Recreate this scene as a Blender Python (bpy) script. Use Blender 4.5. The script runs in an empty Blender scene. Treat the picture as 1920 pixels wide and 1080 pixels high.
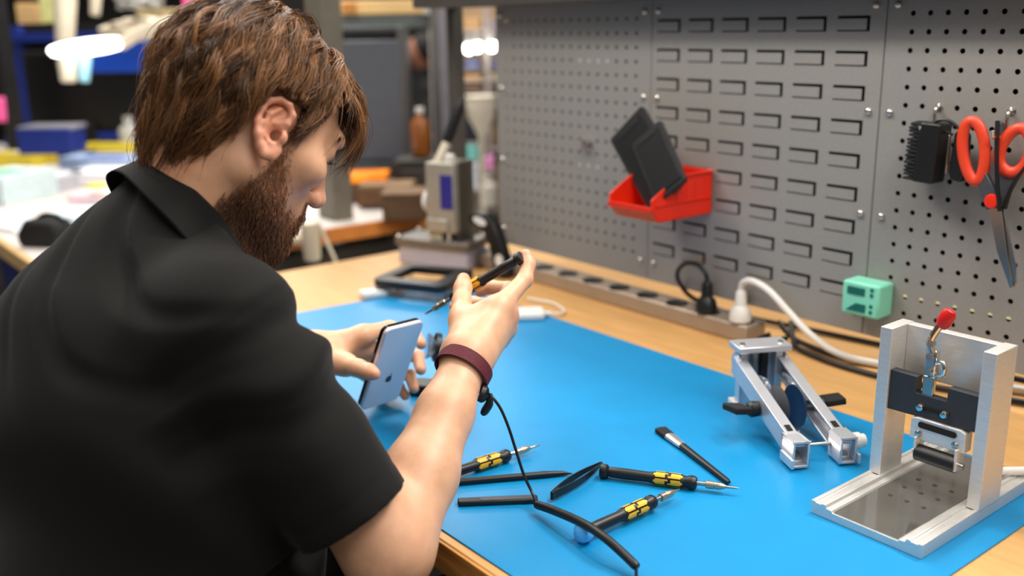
import bpy, bmesh, math, random
import numpy as np
from mathutils import Vector, Matrix, Euler
random.seed(7)
C = bpy.context.scene.collection
R = math.radians
TT = 0.798          # bench top height
MT = 0.800          # top of the blue mat

# ---------------------------------------------------------------- materials
def lin(c):
    return tuple(((v/255)/12.92 if v/255 <= 0.04045 else ((v/255+0.055)/1.055)**2.4) for v in c)
MATS = {}
def mat(name, col, rough=0.5, metal=0.0, var=0.08, scale=30.0, bump=0.0, emit=0.0, alpha=1.0, trans=0.0, coat=0.0, spec=0.5, stretch=None, sss=0.0):
    m = bpy.data.materials.new(name); m.use_nodes = True
    nt = m.node_tree; b = nt.nodes['Principled BSDF']
    c = lin(col)
    tc = nt.nodes.new('ShaderNodeTexCoord'); mp = nt.nodes.new('ShaderNodeMapping')
    nt.links.new(tc.outputs['Object'], mp.inputs['Vector'])
    if stretch: mp.inputs['Scale'].default_value = stretch
    nz = nt.nodes.new('ShaderNodeTexNoise'); nz.inputs['Scale'].default_value = scale
    nz.inputs['Detail'].default_value = 4.0
    nt.links.new(mp.outputs['Vector'], nz.inputs['Vector'])
    rp = nt.nodes.new('ShaderNodeValToRGB')
    rp.color_ramp.elements[0].position = 0.3; rp.color_ramp.elements[1].position = 0.7
    rp.color_ramp.elements[0].color = tuple(max(0, v*(1-var)) for v in c)+(1,)
    rp.color_ramp.elements[1].color = tuple(min(1, v*(1+var)) for v in c)+(1,)
    nt.links.new(nz.outputs['Fac'], rp.inputs['Fac'])
    nt.links.new(rp.outputs['Color'], b.inputs['Base Color'])
    b.inputs['Roughness'].default_value = rough
    b.inputs['Metallic'].default_value = metal
    b.inputs['Specular IOR Level'].default_value = spec
    if coat: b.inputs['Coat Weight'].default_value = coat
    if trans: b.inputs['Transmission Weight'].default_value = trans
    if sss:
        b.inputs['Subsurface Weight'].default_value = sss
        b.inputs['Subsurface Radius'].default_value = (1.0, 0.35, 0.2)
        b.inputs['Subsurface Scale'].default_value = 0.006
    if emit:
        nt.links.new(rp.outputs['Color'], b.inputs['Emission Color'])
        b.inputs['Emission Strength'].default_value = emit
    if bump:
        bp = nt.nodes.new('ShaderNodeBump'); bp.inputs['Strength'].default_value = bump
        bp.inputs['Distance'].default_value = 0.002
        nt.links.new(nz.outputs['Fac'], bp.inputs['Height']); nt.links.new(bp.outputs['Normal'], b.inputs['Normal'])
    MATS[name] = m
    return m

M_MAT = mat('blue_rubber', (4,133,190), 0.40, var=0.04, scale=14, bump=0.03, spec=0.45)
M_WOOD = mat('bench_laminate', (206,158,98), 0.45, var=0.10, scale=9, stretch=(1.2,7,7), bump=0.02)
M_EDGE = mat('bench_edge_wood', (200,140,70), 0.5, var=0.40, scale=10, stretch=(0.9,9,16), bump=0.08)
M_BOARD = mat('grey_powder_coat', (146,143,138), 0.45, metal=0.1, var=0.04, scale=160, bump=0.05)
M_DARKGAP = mat('dark_void', (22,20,18), 0.9)
M_FRAME = mat('grey_frame_paint', (70,66,60), 0.5, var=0.05)
M_BLACK = mat('black_plastic', (17,17,18), 0.42, var=0.15)
M_BLACKM = mat('matte_black', (12,12,13), 0.8, var=0.2)
M_BLACKG = mat('gloss_black', (10,10,11), 0.35, var=0.1)
M_ALU = mat('brushed_aluminium', (222,219,214), 0.40, metal=0.55, var=0.06, scale=60, stretch=(1,1,14), bump=0.05)
M_ALUS = mat('smooth_aluminium', (206,208,214), 0.34, metal=0.6, var=0.04, scale=40)
M_STEEL = mat('polished_steel', (190,188,182), 0.22, metal=1.0, var=0.05)
M_PLATE = mat('mirror_plate', (160,158,152), 0.10, metal=0.8, var=0.06, scale=20)
M_CHROME = mat('chrome', (215,212,205), 0.12, metal=1.0, var=0.03)
M_YEL = mat('yellow_grip', (240,178,30), 0.45, var=0.08)
M_RED = mat('red_plastic', (232,44,18), 0.36, var=0.05, scale=12)
M_ORANGE = mat('orange_red_plastic', (226,66,34), 0.4, var=0.06)
M_GREYP = mat('dark_grey_plastic', (66,68,74), 0.5, var=0.06)
M_CLAY = mat('slate_plastic', (44,46,50), 0.55, var=0.1, scale=80)
M_MINT = mat('mint_plastic', (130,216,188), 0.4, var=0.04)
M_MINTD = mat('dark_mint', (18,96,82), 0.4, var=0.06)
M_WHITE = mat('white_plastic', (232,230,224), 0.4, var=0.03)
M_CREAM = mat('cream_plastic', (228,216,192), 0.5, var=0.06)
M_PHONE = mat('silver_phone', (212,211,220), 0.34, metal=0.15, var=0.03, scale=6)
M_GLASSB = mat('black_glass', (8,8,10), 0.05, var=0.05)
M_MAROON = mat('maroon_strap', (92,18,34), 0.75, var=0.12, scale=400, bump=0.3)
M_BLUEDISC = mat('navy_rubber', (24,44,84), 0.35, var=0.1)
M_CLEAR = mat('clear_acrylic', (225,235,245), 0.06, trans=0.9, var=0.01)
M_BLUECAP = mat('bright_blue_plastic', (95,192,252), 0.35, var=0.05)
M_FERR = mat('ferrule_metal', (205,200,200), 0.3, metal=0.8, var=0.12, scale=60)
M_PRESS = mat('press_grey_metal', (168,162,150), 0.4, metal=0.35, var=0.06)
M_PRESSD = mat('press_dark_metal', (96,92,82), 0.4, metal=0.4, var=0.06)
M_NAVY = mat('navy_label', (38,40,130), 0.4, var=0.1, scale=40)
M_CABLEG = mat('grey_cable', (120,112,100), 0.55)
M_ALUB = mat('strip_aluminium', (176,160,142), 0.42, metal=0.4, var=0.05)

# ---------------------------------------------------------------- mesh building
class MB:
    def __init__(s): s.v = []; s.f = []; s.mi = []
    def add(s, vs, fs, mi=0):
        o = len(s.v); s.v += [tuple(v) for v in vs]
        s.f += [tuple(i+o for i in f) for f in fs]; s.mi += [mi]*len(fs)
        return s
    def box(s, c, d, rot=None, mi=0):
        c = Vector(c); x, y, z = d[0]/2, d[1]/2, d[2]/2
        vs = [Vector((a*x, b*y, e*z)) for e in (-1,1) for b in (-1,1) for a in (-1,1)]
        if rot is not None:
            M = rot if isinstance(rot, Matrix) else Euler(rot).to_matrix()
            vs = [M @ v for v in vs]
        vs = [v+c for v in vs]
        return s.add(vs, [(0,2,3,1),(4,5,7,6),(0,1,5,4),(2,6,7,3),(0,4,6,2),(1,3,7,5)], mi)
    def tube(s, pts, r, n=12, mi=0, closed=False, cap=True, sq=1.0, up=None):
        pts = [Vector(p) for p in pts]; k = len(pts)
        rs = r if isinstance(r, (list, tuple)) else [r]*k
        rings = []; prev = None
        for i, p in enumerate(pts):
            if closed: t = pts[(i+1) % k]-pts[i-1]
            else: t = pts[min(i+1, k-1)]-pts[max(i-1, 0)]
            if t.length < 1e-9: t = Vector((0,0,1))
            t.normalize()
            if prev is None:
                a = Vector(up) if up is not None else (Vector((0,0,1)) if abs(t.z) < 0.9 else Vector((1,0,0)))
            else: a = prev
            u = a-t*a.dot(t)
            if u.length < 1e-6: u = t.orthogonal()
            u.normalize(); w = t.cross(u); prev = u
            rings.append([p+u*(math.cos(2*math.pi*j/n)*rs[i])+w*(math.sin(2*math.pi*j/n)*rs[i]*sq) for j in range(n)])
        vs = [v for rg in rings for v in rg]; fs = []
        for i in range(k if closed else k-1):
            a = i*n; b = ((i+1) % k)*n
            for j in range(n): fs.append((a+j, a+(j+1) % n, b+(j+1) % n, b+j))
        if cap and not closed:
            fs.append(tuple(range(n-1, -1, -1))); fs.append(tuple((k-1)*n+j for j in range(n)))
        return s.add(vs, fs, mi)
    def cyl(s, a, b, r0, r1=None, n=24, mi=0):
        return s.tube([a, b], [r0, r0 if r1 is None else r1], n, mi)
    def lathe(s, prof, o=(0,0,0), ax=(0,0,1), n=28, mi=0, sx=1.0):
        o = Vector(o); ax = Vector(ax).normalized(); u = ax.orthogonal().normalized(); w = ax.cross(u)
        vs = []; fs = []
        for (r, z) in prof:
            for j in range(n):
                t = 2*math.pi*j/n
                vs.append(o+ax*z+u*(r*math.cos(t))+w*(r*math.sin(t)*sx))
        for i in range(len(prof)-1):
            for j in range(n):
                a = i*n; b = a+n
                fs.append((a+j, a+(j+1) % n, b+(j+1) % n, b+j))
        if prof[0][0] > 1e-6: fs.append(tuple(range(n-1, -1, -1)))
        if prof[-1][0] > 1e-6: fs.append(tuple((len(prof)-1)*n+j for j in range(n)))
        return s.add(vs, fs, mi)
    def prism(s, poly, o, ux, uy, dv, mi=0):
        o = Vector(o); ux = Vector(ux); uy = Vector(uy); dv = Vector(dv); n = len(poly)
        a = [o+ux*p[0]+uy*p[1] for p in poly]; b = [v+dv for v in a]
        fs = [tuple(range(n-1, -1, -1)), tuple(range(n, 2*n))]+[(i, (i+1) % n, n+(i+1) % n, n+i) for i in range(n)]
        return s.add(a+b, fs, mi)
    def ell(s, c, r, rot=None, n=20, m=12, mi=0):
        c = Vector(c); M = Matrix.Identity(3) if rot is None else (rot if isinstance(rot, Matrix) else Euler(rot).to_matrix())
        vs = []; fs = []
        for i in range(m+1):
            p = math.pi*i/m
            for j in range(n):
                t = 2*math.pi*j/n
                vs.append(c+M @ Vector((r[0]*math.sin(p)*math.cos(t), r[1]*math.sin(p)*math.sin(t), r[2]*math.cos(p))))
        for i in range(m):
            for j in range(n):
                a = i*n+j; b = i*n+(j+1) % n
                fs.append((a, a+n, b+n, b))
        return s.add(vs, fs, mi)
    def sheet(s, rows, mi=0, closed=False):
        k = len(rows[0]); vs = [p for r in rows for p in r]; fs = []
        for i in range(len(rows)-1):
            for j in range(k if closed else k-1):
                a = i*k+j; b = i*k+(j+1) % k
                fs.append((a, b, b+k, a+k))
        return s.add(vs, fs, mi)
    def build(s, name, m, parent=None, bevel=0.0, smooth=True, solid=0.0, seg=2, angle=40, sub=0, local=False):
        me = bpy.data.meshes.new(name)
        inv = None
        if parent is not None and not local:
            root = parent
            while root.parent is not None: root = root.parent
            inv = Matrix.LocRotScale(root.location, root.rotation_euler, root.scale).inverted()
        vs = [tuple(inv @ Vector(v)) for v in s.v] if inv is not None else s.v
        me.from_pydata(vs, [], s.f); me.update()
        bm = bmesh.new(); bm.from_mesh(me)
        bmesh.ops.remove_doubles(bm, verts=bm.verts, dist=1e-6)
        if not solid: bmesh.ops.recalc_face_normals(bm, faces=bm.faces)
        bm.to_mesh(me); bm.free()
        ms = m if isinstance(m, (list, tuple)) else [m]
        for q in ms: me.materials.append(q)
        if len(ms) > 1 and len(me.polygons) == len(s.mi):
            me.polygons.foreach_set('material_index', s.mi)
        o = bpy.data.objects.new(name, me); C.objects.link(o)
        if parent is not None: o.parent = parent
        if solid:
            q = o.modifiers.new('solid', 'SOLIDIFY'); q.thickness = solid; q.offset = 0
        if sub:
            q = o.modifiers.new('sub', 'SUBSURF'); q.levels = sub; q.render_levels = sub
        if bevel:
            q = o.modifiers.new('bevel', 'BEVEL'); q.width = bevel; q.segments = seg; q.limit_method = 'ANGLE'; q.angle_limit = R(35)
        if smooth:
            me.polygons.foreach_set('use_smooth', [True]*len(me.polygons))
            try:
                bm = bmesh.new(); bm.from_mesh(me)
                for e in bm.edges:
                    if len(e.link_faces) == 2 and e.calc_face_angle(0) > R(angle): e.smooth = False
                bm.to_mesh(me); bm.free()
            except Exception: pass
        return o

def tag(o, label=None, cat=None, group=None, kind=None):
    if label: o['label'] = label
    if cat: o['category'] = cat
    if group: o['group'] = group
    if kind: o['kind'] = kind
    return o
def thing(name, label, cat, loc=(0,0,0), rz=0.0, group=None, rot=None):
    o = bpy.data.objects.new(name, None); C.objects.link(o)
    o.empty_display_size = 0.05
    o.location = loc; o.rotation_euler = rot if rot is not None else (0,0,rz)
    return tag(o, label, cat, group)
def copy_tree(o, parent=None):
    c = o.copy(); C.objects.link(c); c.parent = parent
    for ch in [x for x in C.objects if x.parent == o]: copy_tree(ch, c)
    return c
def smooth_path(pts, n=8):
    pts = [Vector(p) for p in pts]; out = []
    for i in range(len(pts)-1):
        p0 = pts[max(i-1,0)]; p1 = pts[i]; p2 = pts[i+1]; p3 = pts[min(i+2,len(pts)-1)]
        for k in range(n):
            t = k/n
            out.append(0.5*((2*p1)+(p2-p0)*t+(2*p0-5*p1+4*p2-p3)*t*t+(3*p1-p0-3*p2+p3)*t**3))
    out.append(pts[-1]); return out
def rrect(w, h, r, n=5):
    out = []
    for cx, cy, a0 in ((w/2-r, h/2-r, 0), (-w/2+r, h/2-r, 90), (-w/2+r, -h/2+r, 180), (w/2-r, -h/2+r, 270)):
        for k in range(n+1):
            a = R(a0+90*k/n); out.append((cx+r*math.cos(a), cy+r*math.sin(a)))
    return out

# ---------------------------------------------------------------- camera, light
def cam_setup():
    cd = bpy.data.cameras.new('camera'); co = bpy.data.objects.new('camera', cd); C.objects.link(co)
    r = Vector((0.62578166, 0.77982611, -0.01638772)); u = Vector((-0.19254107, 0.17479867, 0.96559482)); d = Vector((-0.7558606, 0.60109622, -0.25953435))
    M = Matrix((r, u, -d)).transposed().to_4x4(); M.translation = (0, 0, 1.333)
    co.matrix_world = M
    cd.sensor_width = 36.0; cd.lens = 36.0*1844.54/1920.0; cd.clip_start = 0.05
    cd.dof.use_dof = True; cd.dof.focus_distance = 1.13; cd.dof.aperture_fstop = 2.4
    bpy.context.scene.camera = co
cam_setup()
def area(name, loc, target, size, power, col=(1,1,1), sy=None):
    ld = bpy.data.lights.new(name, 'AREA'); ld.energy = power; ld.color = col
    ld.shape = 'RECTANGLE' if sy else 'SQUARE'; ld.size = size
    if sy: ld.size_y = sy
    o = bpy.data.objects.new(name, ld); C.objects.link(o); o.location = loc
    o.rotation_euler = (Vector(target)-Vector(loc)).to_track_quat('-Z', 'Y').to_euler()
    return o
sc = bpy.context.scene
sc.view_settings.view_transform = 'Standard'
sc.view_settings.look = 'None'
w = bpy.data.worlds.new('room_light'); sc.world = w; w.use_nodes = True
_wn = w.node_tree; _tc = _wn.nodes.new('ShaderNodeTexCoord'); _sp = _wn.nodes.new('ShaderNodeSeparateXYZ'); _wr = _wn.nodes.new('ShaderNodeValToRGB')
_wn.links.new(_tc.outputs['Generated'], _sp.inputs[0]); _wn.links.new(_sp.outputs['Z'], _wr.inputs['Fac'])
_wr.color_ramp.elements[0].position = 0.0; _wr.color_ramp.elements[0].color = (0.20, 0.19, 0.18, 1)
_wr.color_ramp.elements[1].position = 0.75; _wr.color_ramp.elements[1].color = (1.0, 0.98, 0.95, 1)
_wn.links.new(_wr.outputs['Color'], _wn.nodes['Background'].inputs['Color'])
w.node_tree.nodes['Background'].inputs['Strength'].default_value = 0.55
area('shelf_light', (-0.75, 0.95, 1.85), (-0.75, 1.10, 0.9), 1.2, 7, (1.0, 0.94, 0.86), 0.10)
area('key_light', (-0.45, 1.95, 2.85), (-0.75, 0.8, 0.8), 0.42, 40, (1.0, 0.96, 0.91))
area('ceiling_light_near', (0.6, 0.6, 2.7), (-0.6, 0.7, 0.8), 1.2, 20, (1.0, 0.96, 0.90), 0.6)
area('ceiling_light_far', (-2.0, 0.2, 2.8), (-1.4, 0.6, 0.8), 1.4, 30, (1.0, 0.95, 0.88), 0.5)
area('ceiling_light_aisle', (-3.8, 1.6, 2.9), (-3.8, 1.6, 0), 2.0, 70, (1.0, 0.95, 0.88), 1.0)
area('ceiling_light_back', (-5.5, 3.2, 2.9), (-5.0, 3.2, 0), 2.0, 70, (1.0, 0.93, 0.84), 1.0)

# ================================================================ SETTING
b = MB().box((-2, 2.5, -0.01), (14, 12, 0.02))
tag(b.build('floor', mat('shop_floor', (74,68,62), 0.6, var=0.15, scale=3), smooth=False), kind='structure')
b = MB().box((-3.5, 6.2, 1.5), (13, 0.06, 3.0))
tag(b.build('wall_back', mat('wall_dark', (60,52,44), 0.8, var=0.2, scale=2), smooth=False), kind='structure')
b = MB().box((-8.0, 1.5, 1.5), (0.06, 9.4, 3.0))
tag(b.build('wall_left', mat('wall_dim', (48,44,42), 0.8, var=0.2, scale=2), smooth=False), kind='structure')

# ---------------------------------------------------------------- the bench
bench = thing('workbench', 'long workbench with light wood top, grey steel frame and perforated back panels', 'workbench', (-0.85, 0.95, 0))
MB().box((-0.85, 1.02, TT-0.019), (2.34, 0.98, 0.038)).build('tabletop', M_WOOD, bench, bevel=0.002)
MB().box((-0.85, 0.529, TT-0.0195), (2.34, 0.005, 0.036)).build('edge_band', M_EDGE, bench, bevel=0.0012)
tb = MB()
for x in (-1.90, 0.25):
    MB().box((x, 0.62, 0.38), (0.05, 0.05, 0.758)).build('leg', M_FRAME, bench, bevel=0.004)
    MB().box((x, 1.44, 0.38), (0.05, 0.05, 0.758)).build('leg', M_FRAME, bench, bevel=0.004)
    MB().box((x, 1.03, 0.10), (0.04, 0.78, 0.04)).build('stretcher', M_FRAME, bench, bevel=0.003)
MB().box((-0.85, 1.44, 0.70), (2.1, 0.03, 0.09)).build('apron', M_FRAME, bench, bevel=0.003)
for x in (-1.9325, 0.25):
    MB().box((x, 1.380, TT+0.36), (0.026, 0.032, 0.72)).build('upright', M_FRAME, bench, bevel=0.004)
MB().box((-0.85, 1.325, 1.413), (2.2, 0.10, 0.088)).build('top_rail', M_FRAME, bench, bevel=0.004)
MB().box((-0.80, 1.362, 1.12), (1.80, 0.006, 0.50)).build('backing_sheet', M_DARKGAP, bench)

# rubber mat: slightly skewed on the bench
mt = MB().prism([(-1.712,0.541), (-0.409,0.541), (-0.409,1.156), (-1.660,1.162)], (0,0,TT), (1,0,0), (0,1,0), (0,0,0.002))
tag(mt.build('work_mat', M_MAT, bevel=0.0006), 'large bright blue rubber work mat lying on the wooden bench', 'mat')

# ---------------------------------------------------------------- panels
def holes_panel(b, x0, x1, z0, z1, hx0, hz1, nx, nz, p, r, y):
    # lattice of square cells with octagonal holes; plain strips around it
    lx0 = hx0-p/2; lx1 = lx0+nx*p; lz1 = hz1+p/2; lz0 = lz1-nz*p
    for (a, c, d, e) in ((x0, lx0, z0, z1), (lx1, x1, z0, z1), (lx0, lx1, lz1, z1), (lx0, lx1, z0, lz0)):
        if c-a > 1e-4 and e-d > 1e-4: b.add([(a,y,d),(c,y,d),(c,y,e),(a,y,e)], [(0,1,2,3)])
    for i in range(nx):
        for j in range(nz):
            cx = hx0+i*p; cz = hz1-j*p; h = p/2
            vs = [(cx-h,y,cz-h),(cx+h,y,cz-h),(cx+h,y,cz+h),(cx-h,y,cz+h)]
            ins = [(cx+r*math.cos(R(22.5+45*k)), y, cz+r*math.sin(R(22.5+45*k))) for k in range(8)]
            s_ = [(cx+r*math.cos(R(22.5+45*k)), y+0.0015, cz+r*math.sin(R(22.5+45*k))) for k in range(8)]
            vs += ins+s_
            f = [(2,3,4+2,4+1),(3,0,4+4,4+3),(0,1,4+6,4+5),(1,2,4+0,4+7)]
            f += [(2,4+1,4+0),(3,4+3,4+2),(0,4+5,4+4),(1,4+7,4+6)]
            f += [(4+k, 4+(k+1)%8, 12+(k+1)%8, 12+k) for k in range(8)]
            b.add(vs, f)
PY0 = 1.3297
PB, PT = 0.859, 1.369
def flange(b, x0, x1, y=PY0):
    for x in (x0, x1): b.add([(x,y,PB),(x,y,PT),(x,y+0.022,PT),(x,y+0.022,PB)], [(0,1,2,3)])
    for z in (PB, PT): b.add([(x0,y,z),(x1,y,z),(x1,y+0.022,z),(x0,y+0.022,z)], [(0,1,2,3)])
def screw(x, z, parent, y=PY0):
    MB().lathe([(0.0001,0.0052),(0.0028,0.0048),(0.0050,0.0030),(0.0056,0.0)], (x,y,z), (0,-1,0), 14).build('screw', M_CHROME, parent)
p1 = 0.0254
SZ = (1.350, 1.1995, 1.0465, 0.8935)
pan = thing('perforated_panel', 'grey perforated steel panel behind the press, at the far end of the bench', 'panel', (-1.49,PY0,PB), group=None)
b = MB(); holes_panel(b, -1.712, -1.2592, PB, PT, -1.297-15*p1, 1.338, 16, 18, p1, 0.0036, PY0); flange(b, -1.712, -1.2592)
b.build('panel_sheet', M_BOARD, pan, smooth=False)
for z in SZ:
    screw(-1.2760, z, pan); screw(-1.6965, z, pan)
pan = thing('louvered_panel', 'grey steel panel with rows of U shaped louvre slots', 'panel', (-1.03,PY0,PB))
b = MB()
LX = -1.19116; LZ = 1.3361; dX = 0.07278; dZ = 0.05028; lw = 0.054; lh = 0.0225; sl = 0.0042
gx0 = LX-0.063; gx1 = gx0+6*dX; gz1 = LZ+0.012; gz0 = gz1-9*dZ
X0, X1 = -1.2575, -0.8022
def q(a, c, d, e, ya=PY0, yb=PY0):
    b.add([(a,ya,d),(c,yb,d),(c,yb,e),(a,ya,e)], [(0,1,2,3)])
q(X0, gx0, PB, PT); q(gx1, X1, PB, PT); q(gx0, gx1, gz1, PT); q(gx0, gx1, PB, gz0)
for i in range(6):
    for j in range(9):
        a0 = gx0+i*dX; a1 = a0+dX; t1 = gz1-j*dZ; t0 = t1-dZ
        sr = LX+i*dX; slf = sr-lw; st = LZ-j*dZ; sb = st-lh
        q(a0, slf, t0, t1); q(sr, a1, t0, t1); q(slf, sr, st, t1); q(slf, sr, t0, sb)
        # pressed tongue, proud at its free right end
        yo = PY0-0.0014
        b.add([(slf,PY0,sb+0.0022),(slf+0.014,PY0-0.0010,sb+0.0022),(sr-sl,yo,sb+0.0022),(sr-sl,yo,st-sl),(slf+0.014,PY0-0.0010,st-sl),(slf,PY0,st-sl)], [(0,1,4,5),(1,2,3,4)])
        b.add([(slf,PY0,sb),(sr,PY0,sb),(sr,PY0+0.004,sb),(slf,PY0+0.004,sb)], [(0,1,2,3)])
flange(b, X0, X1)
b.build('panel_sheet', M_BOARD, pan, smooth=False)
for z in SZ:
    screw(-1.2425, z, pan); screw(-0.8190, z, pan)
pan = thing('perforated_panel', 'grey perforated steel panel with scissors hanging on it, at the near end', 'panel', (-0.40,PY0,PB))
b = MB(); holes_panel(b, -0.8002, 0.02, PB, PT, -0.7615, 1.3379, 30, 18, p1, 0.0040, PY0); flange(b, -0.8002, 0.02)
b.build('panel_sheet', M_BOARD, pan, smooth=False)
for z in SZ: screw(-0.7845, z, pan)
# glowing strips added behind the panels, standing for light through the holes
M_LIT = mat('yellow_leak_glow', (240,222,170), 0.6, emit=0.75)
M_LITW = mat('white_light_leak', (236,232,222), 0.6, emit=0.55)
tag(MB().box((-0.672, 1.350, 0.9315), (0.178, 0.006, 0.010)).build('yellow_light_leak', M_LIT), 'pale yellow batten strip added as light through a row of holes low in the scissors panel', 'glow')
tag(MB().box((-1.436, 1.350, 1.2618), (0.09, 0.006, 0.010)).build('white_light_leak', M_LITW), 'white glowing strip added as light through four holes high in the far perforated panel', 'glow')
tag(MB().box((-1.45, 1.350, 1.0570), (0.07, 0.006, 0.008)).build('white_light_leak', M_LITW), 'white glowing strip added as light through holes in the middle of the far perforated panel', 'glow')

# ---------------------------------------------------------------- power strip with plugs and cables
ps = thing('power_strip', 'long tan metal power strip with dark sockets under the grey panels', 'power strip', (-1.36,1.37,TT))
MB().box((-1.415, 1.329, TT+0.016), (0.83, 0.056, 0.032)).build('housing', M_ALUB, ps, bevel=0.004)
for k in range(11):
    x = -1.775+k*0.075
    so = MB().lathe([(0.0205,0.0),(0.0205,0.0018),(0.0175,0.0018),(0.0165,0.0006),(0.0001,0.0006)], (x,1.322,TT+0.032), (0,0,1), 24, sx=1.0).build('socket', M_BLACK, ps)
    hb = MB()
    for s in (-1, 1): hb.cyl((x+s*0.0055,1.322,TT+0.0326), (x+s*0.0055,1.322,TT+0.0336), 0.0022, n=10)
    hb.build('socket_hole', M_DARKGAP, so)
def plug(name, label, x, m, h=0.05):
    t = thing(name, label, 'plug', (x,1.318,TT+0.034))
    MB().lathe([(0.019,0.0),(0.0195,0.008),(0.016,0.022),(0.0105,0.028),(0.0095,h),(0.006,h+0.006)], (x,1.316,TT+0.0342), (0,0,1), 20).build('plug_body', m, t, bevel=0.001)
    return t
t = plug('power_plug', 'black plug with its cord looped up, in the power strip', -1.1, M_BLACK)
MB().tube(smooth_path([(-1.1,1.316,TT+0.085),(-1.103,1.314,TT+0.103),(-1.120,1.312,TT+0.117),(-1.148,1.312,TT+0.114),(-1.168,1.314,TT+0.095),(-1.165,1.318,TT+0.072),(-1.150,1.345,TT+0.040),(-1.10,1.40,TT+0.012),(-0.95,1.44,TT+0.006),(-0.76,1.47,TT+0.006),(-0.72,1.495,TT+0.006)]), 0.0042).build('cord', M_BLACK, t)
t = plug('power_plug', 'white plug with thick white cord, at the near end of the power strip', -1.025, M_WHITE)
MB().tube(smooth_path([(-1.025,1.316,TT+0.085),(-1.021,1.314,TT+0.102),(-1.0,1.312,TT+0.110),(-0.965,1.312,TT+0.100),(-0.925,1.313,TT+0.072),(-0.885,1.318,TT+0.042),(-0.84,1.335,TT+0.016),(-0.78,1.365,TT+0.007),(-0.6,1.41,TT+0.008),(-0.48,1.47,TT+0.008),(-0.45,1.495,TT+0.008)]), 0.0058).build('cord', M_WHITE, t)
for k, (lab, pts) in enumerate((('dark cable running along the bench below the panels beside the white cord', [(-0.985,1.37,TT+0.03),(-0.95,1.362,TT+0.012),(-0.90,1.357,TT+0.006),(-0.84,1.352,TT+0.006),(-0.78,1.37,TT+0.006),(-0.6,1.42,TT+0.02),(-0.3,1.46,TT+0.006),(-0.24,1.495,TT+0.006)]),
                         ('dark cable sagging lowest on the bench edge behind the clamps', [(-0.97,1.385,TT+0.03),(-0.93,1.345,TT+0.006),(-0.87,1.322,TT+0.006),(-0.80,1.315,TT+0.006),(-0.72,1.325,TT+0.006),(-0.55,1.38,TT+0.006),(-0.42,1.46,TT+0.006),(-0.38,1.495,TT+0.006)]))):
    tag(MB().tube(smooth_path(pts), 0.0046).build('cable', M_BLACK), lab, 'cable')
tag(MB().tube(smooth_path([(-0.975,1.335,TT+0.018),(-0.985,1.318,TT+0.010),(-0.965,1.308,TT+0.016),(-0.94,1.325,TT+0.020),(-0.955,1.35,TT+0.012)]), 0.0042).build('cable_tie', M_BLACKM), 'small black cable coil at the near end of the power strip', 'cable tie')

# ---------------------------------------------------------------- mint gauge box on the panel
t = thing('socket_tester', 'mint green plastic box with two dark windows on the grey panel seam', 'box', (-0.785,PY0,0.905))
MB().box((-0.7845, 1.309, 0.925), (0.062, 0.040, 0.052)).build('case', M_MINT, t, bevel=0.004)
MB().box((-0.7915, 1.2886, 0.9375), (0.029, 0.002, 0.0115)).build('window', M_MINTD, t, bevel=0.0006)
MB().prism([(-0.016,-0.006),(0.016,-0.006),(0.016,0.006),(0.0,0.006)], (-0.7905,1.2896,0.9125), (1,0,0), (0,0,1), (0,-0.0018,0)).build('window', M_MINTD, t)
for z in (0.943, 0.935, 0.918, 0.909):
    MB().cyl((-0.7655,1.2895,z), (-0.7655,1.2880,z), 0.0028, n=12).build('button', M_MINTD, t)

# ---------------------------------------------------------------- red hopper bin
t = thing('hopper_bin', 'red plastic hopper bin hooked on the louvered panel holding two black trays', 'bin', (-1.155,1.25,1.007))
bx0, bx1, by0, by1, bz = -1.205, -1.105, 1.176, 1.326, 1.008
w_ = 0.0028
side = [(by1,bz),(by0+0.018,bz),(by0,bz+0.020),(by0-0.002,bz+0.040),(by0+0.012,bz+0.048),(by0+0.055,bz+0.070),(by1,bz+0.076)]
for x in (bx0, bx1-w_):
    MB().prism(side, (x,0,0), (0,1,0), (0,0,1), (w_,0,0)).build('side_wall', M_RED, t, bevel=0.0012)
bb = MB().box(((bx0+bx1)/2, (by0+by1)/2+0.008, bz+0.0014), (bx1-bx0, by1-by0-0.02, 0.0028))
bb.box(((bx0+bx1)/2, by1-0.0014, bz+0.038), (bx1-bx0, 0.0028, 0.076))
bb.build('bin_body', M_RED, t, bevel=0.001)
fr = MB().prism([(0,0),(0.0028,0),(-0.0152,0.020),(-0.0152,0.0205),(-0.018,0.0205),(-0.018,0.0195)], (bx0,by0+0.018,bz), (0,1,0), (0,0,1), (bx1-bx0,0,0))
fr.box(((bx0+bx1)/2, by0-0.001, bz+0.0235), (bx1-bx0+0.002, 0.005, 0.009))
fr.build('front_lip', M_RED, t, bevel=0.001)
rb = MB()
for k in range(5): rb.box((bx1+0.0006, by0+0.035+0.024*k, bz+0.048), (0.0018, 0.0022, 0.034))
rb.box((bx1+0.0012, (by0+by1)/2, bz+0.030), (0.003, by1-by0-0.012, 0.003))
rb.box((bx1+0.0016, (by0+by1)/2+0.030, bz+0.0745), (0.005, by1-by0-0.06, 0.003))
rb.build('rib', M_RED, t, bevel=0.0006)
hk = MB().box((-1.155, by1+0.0015, bz+0.066), (0.06, 0.003, 0.012)); hk.build('hook', M_RED, t)
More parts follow.
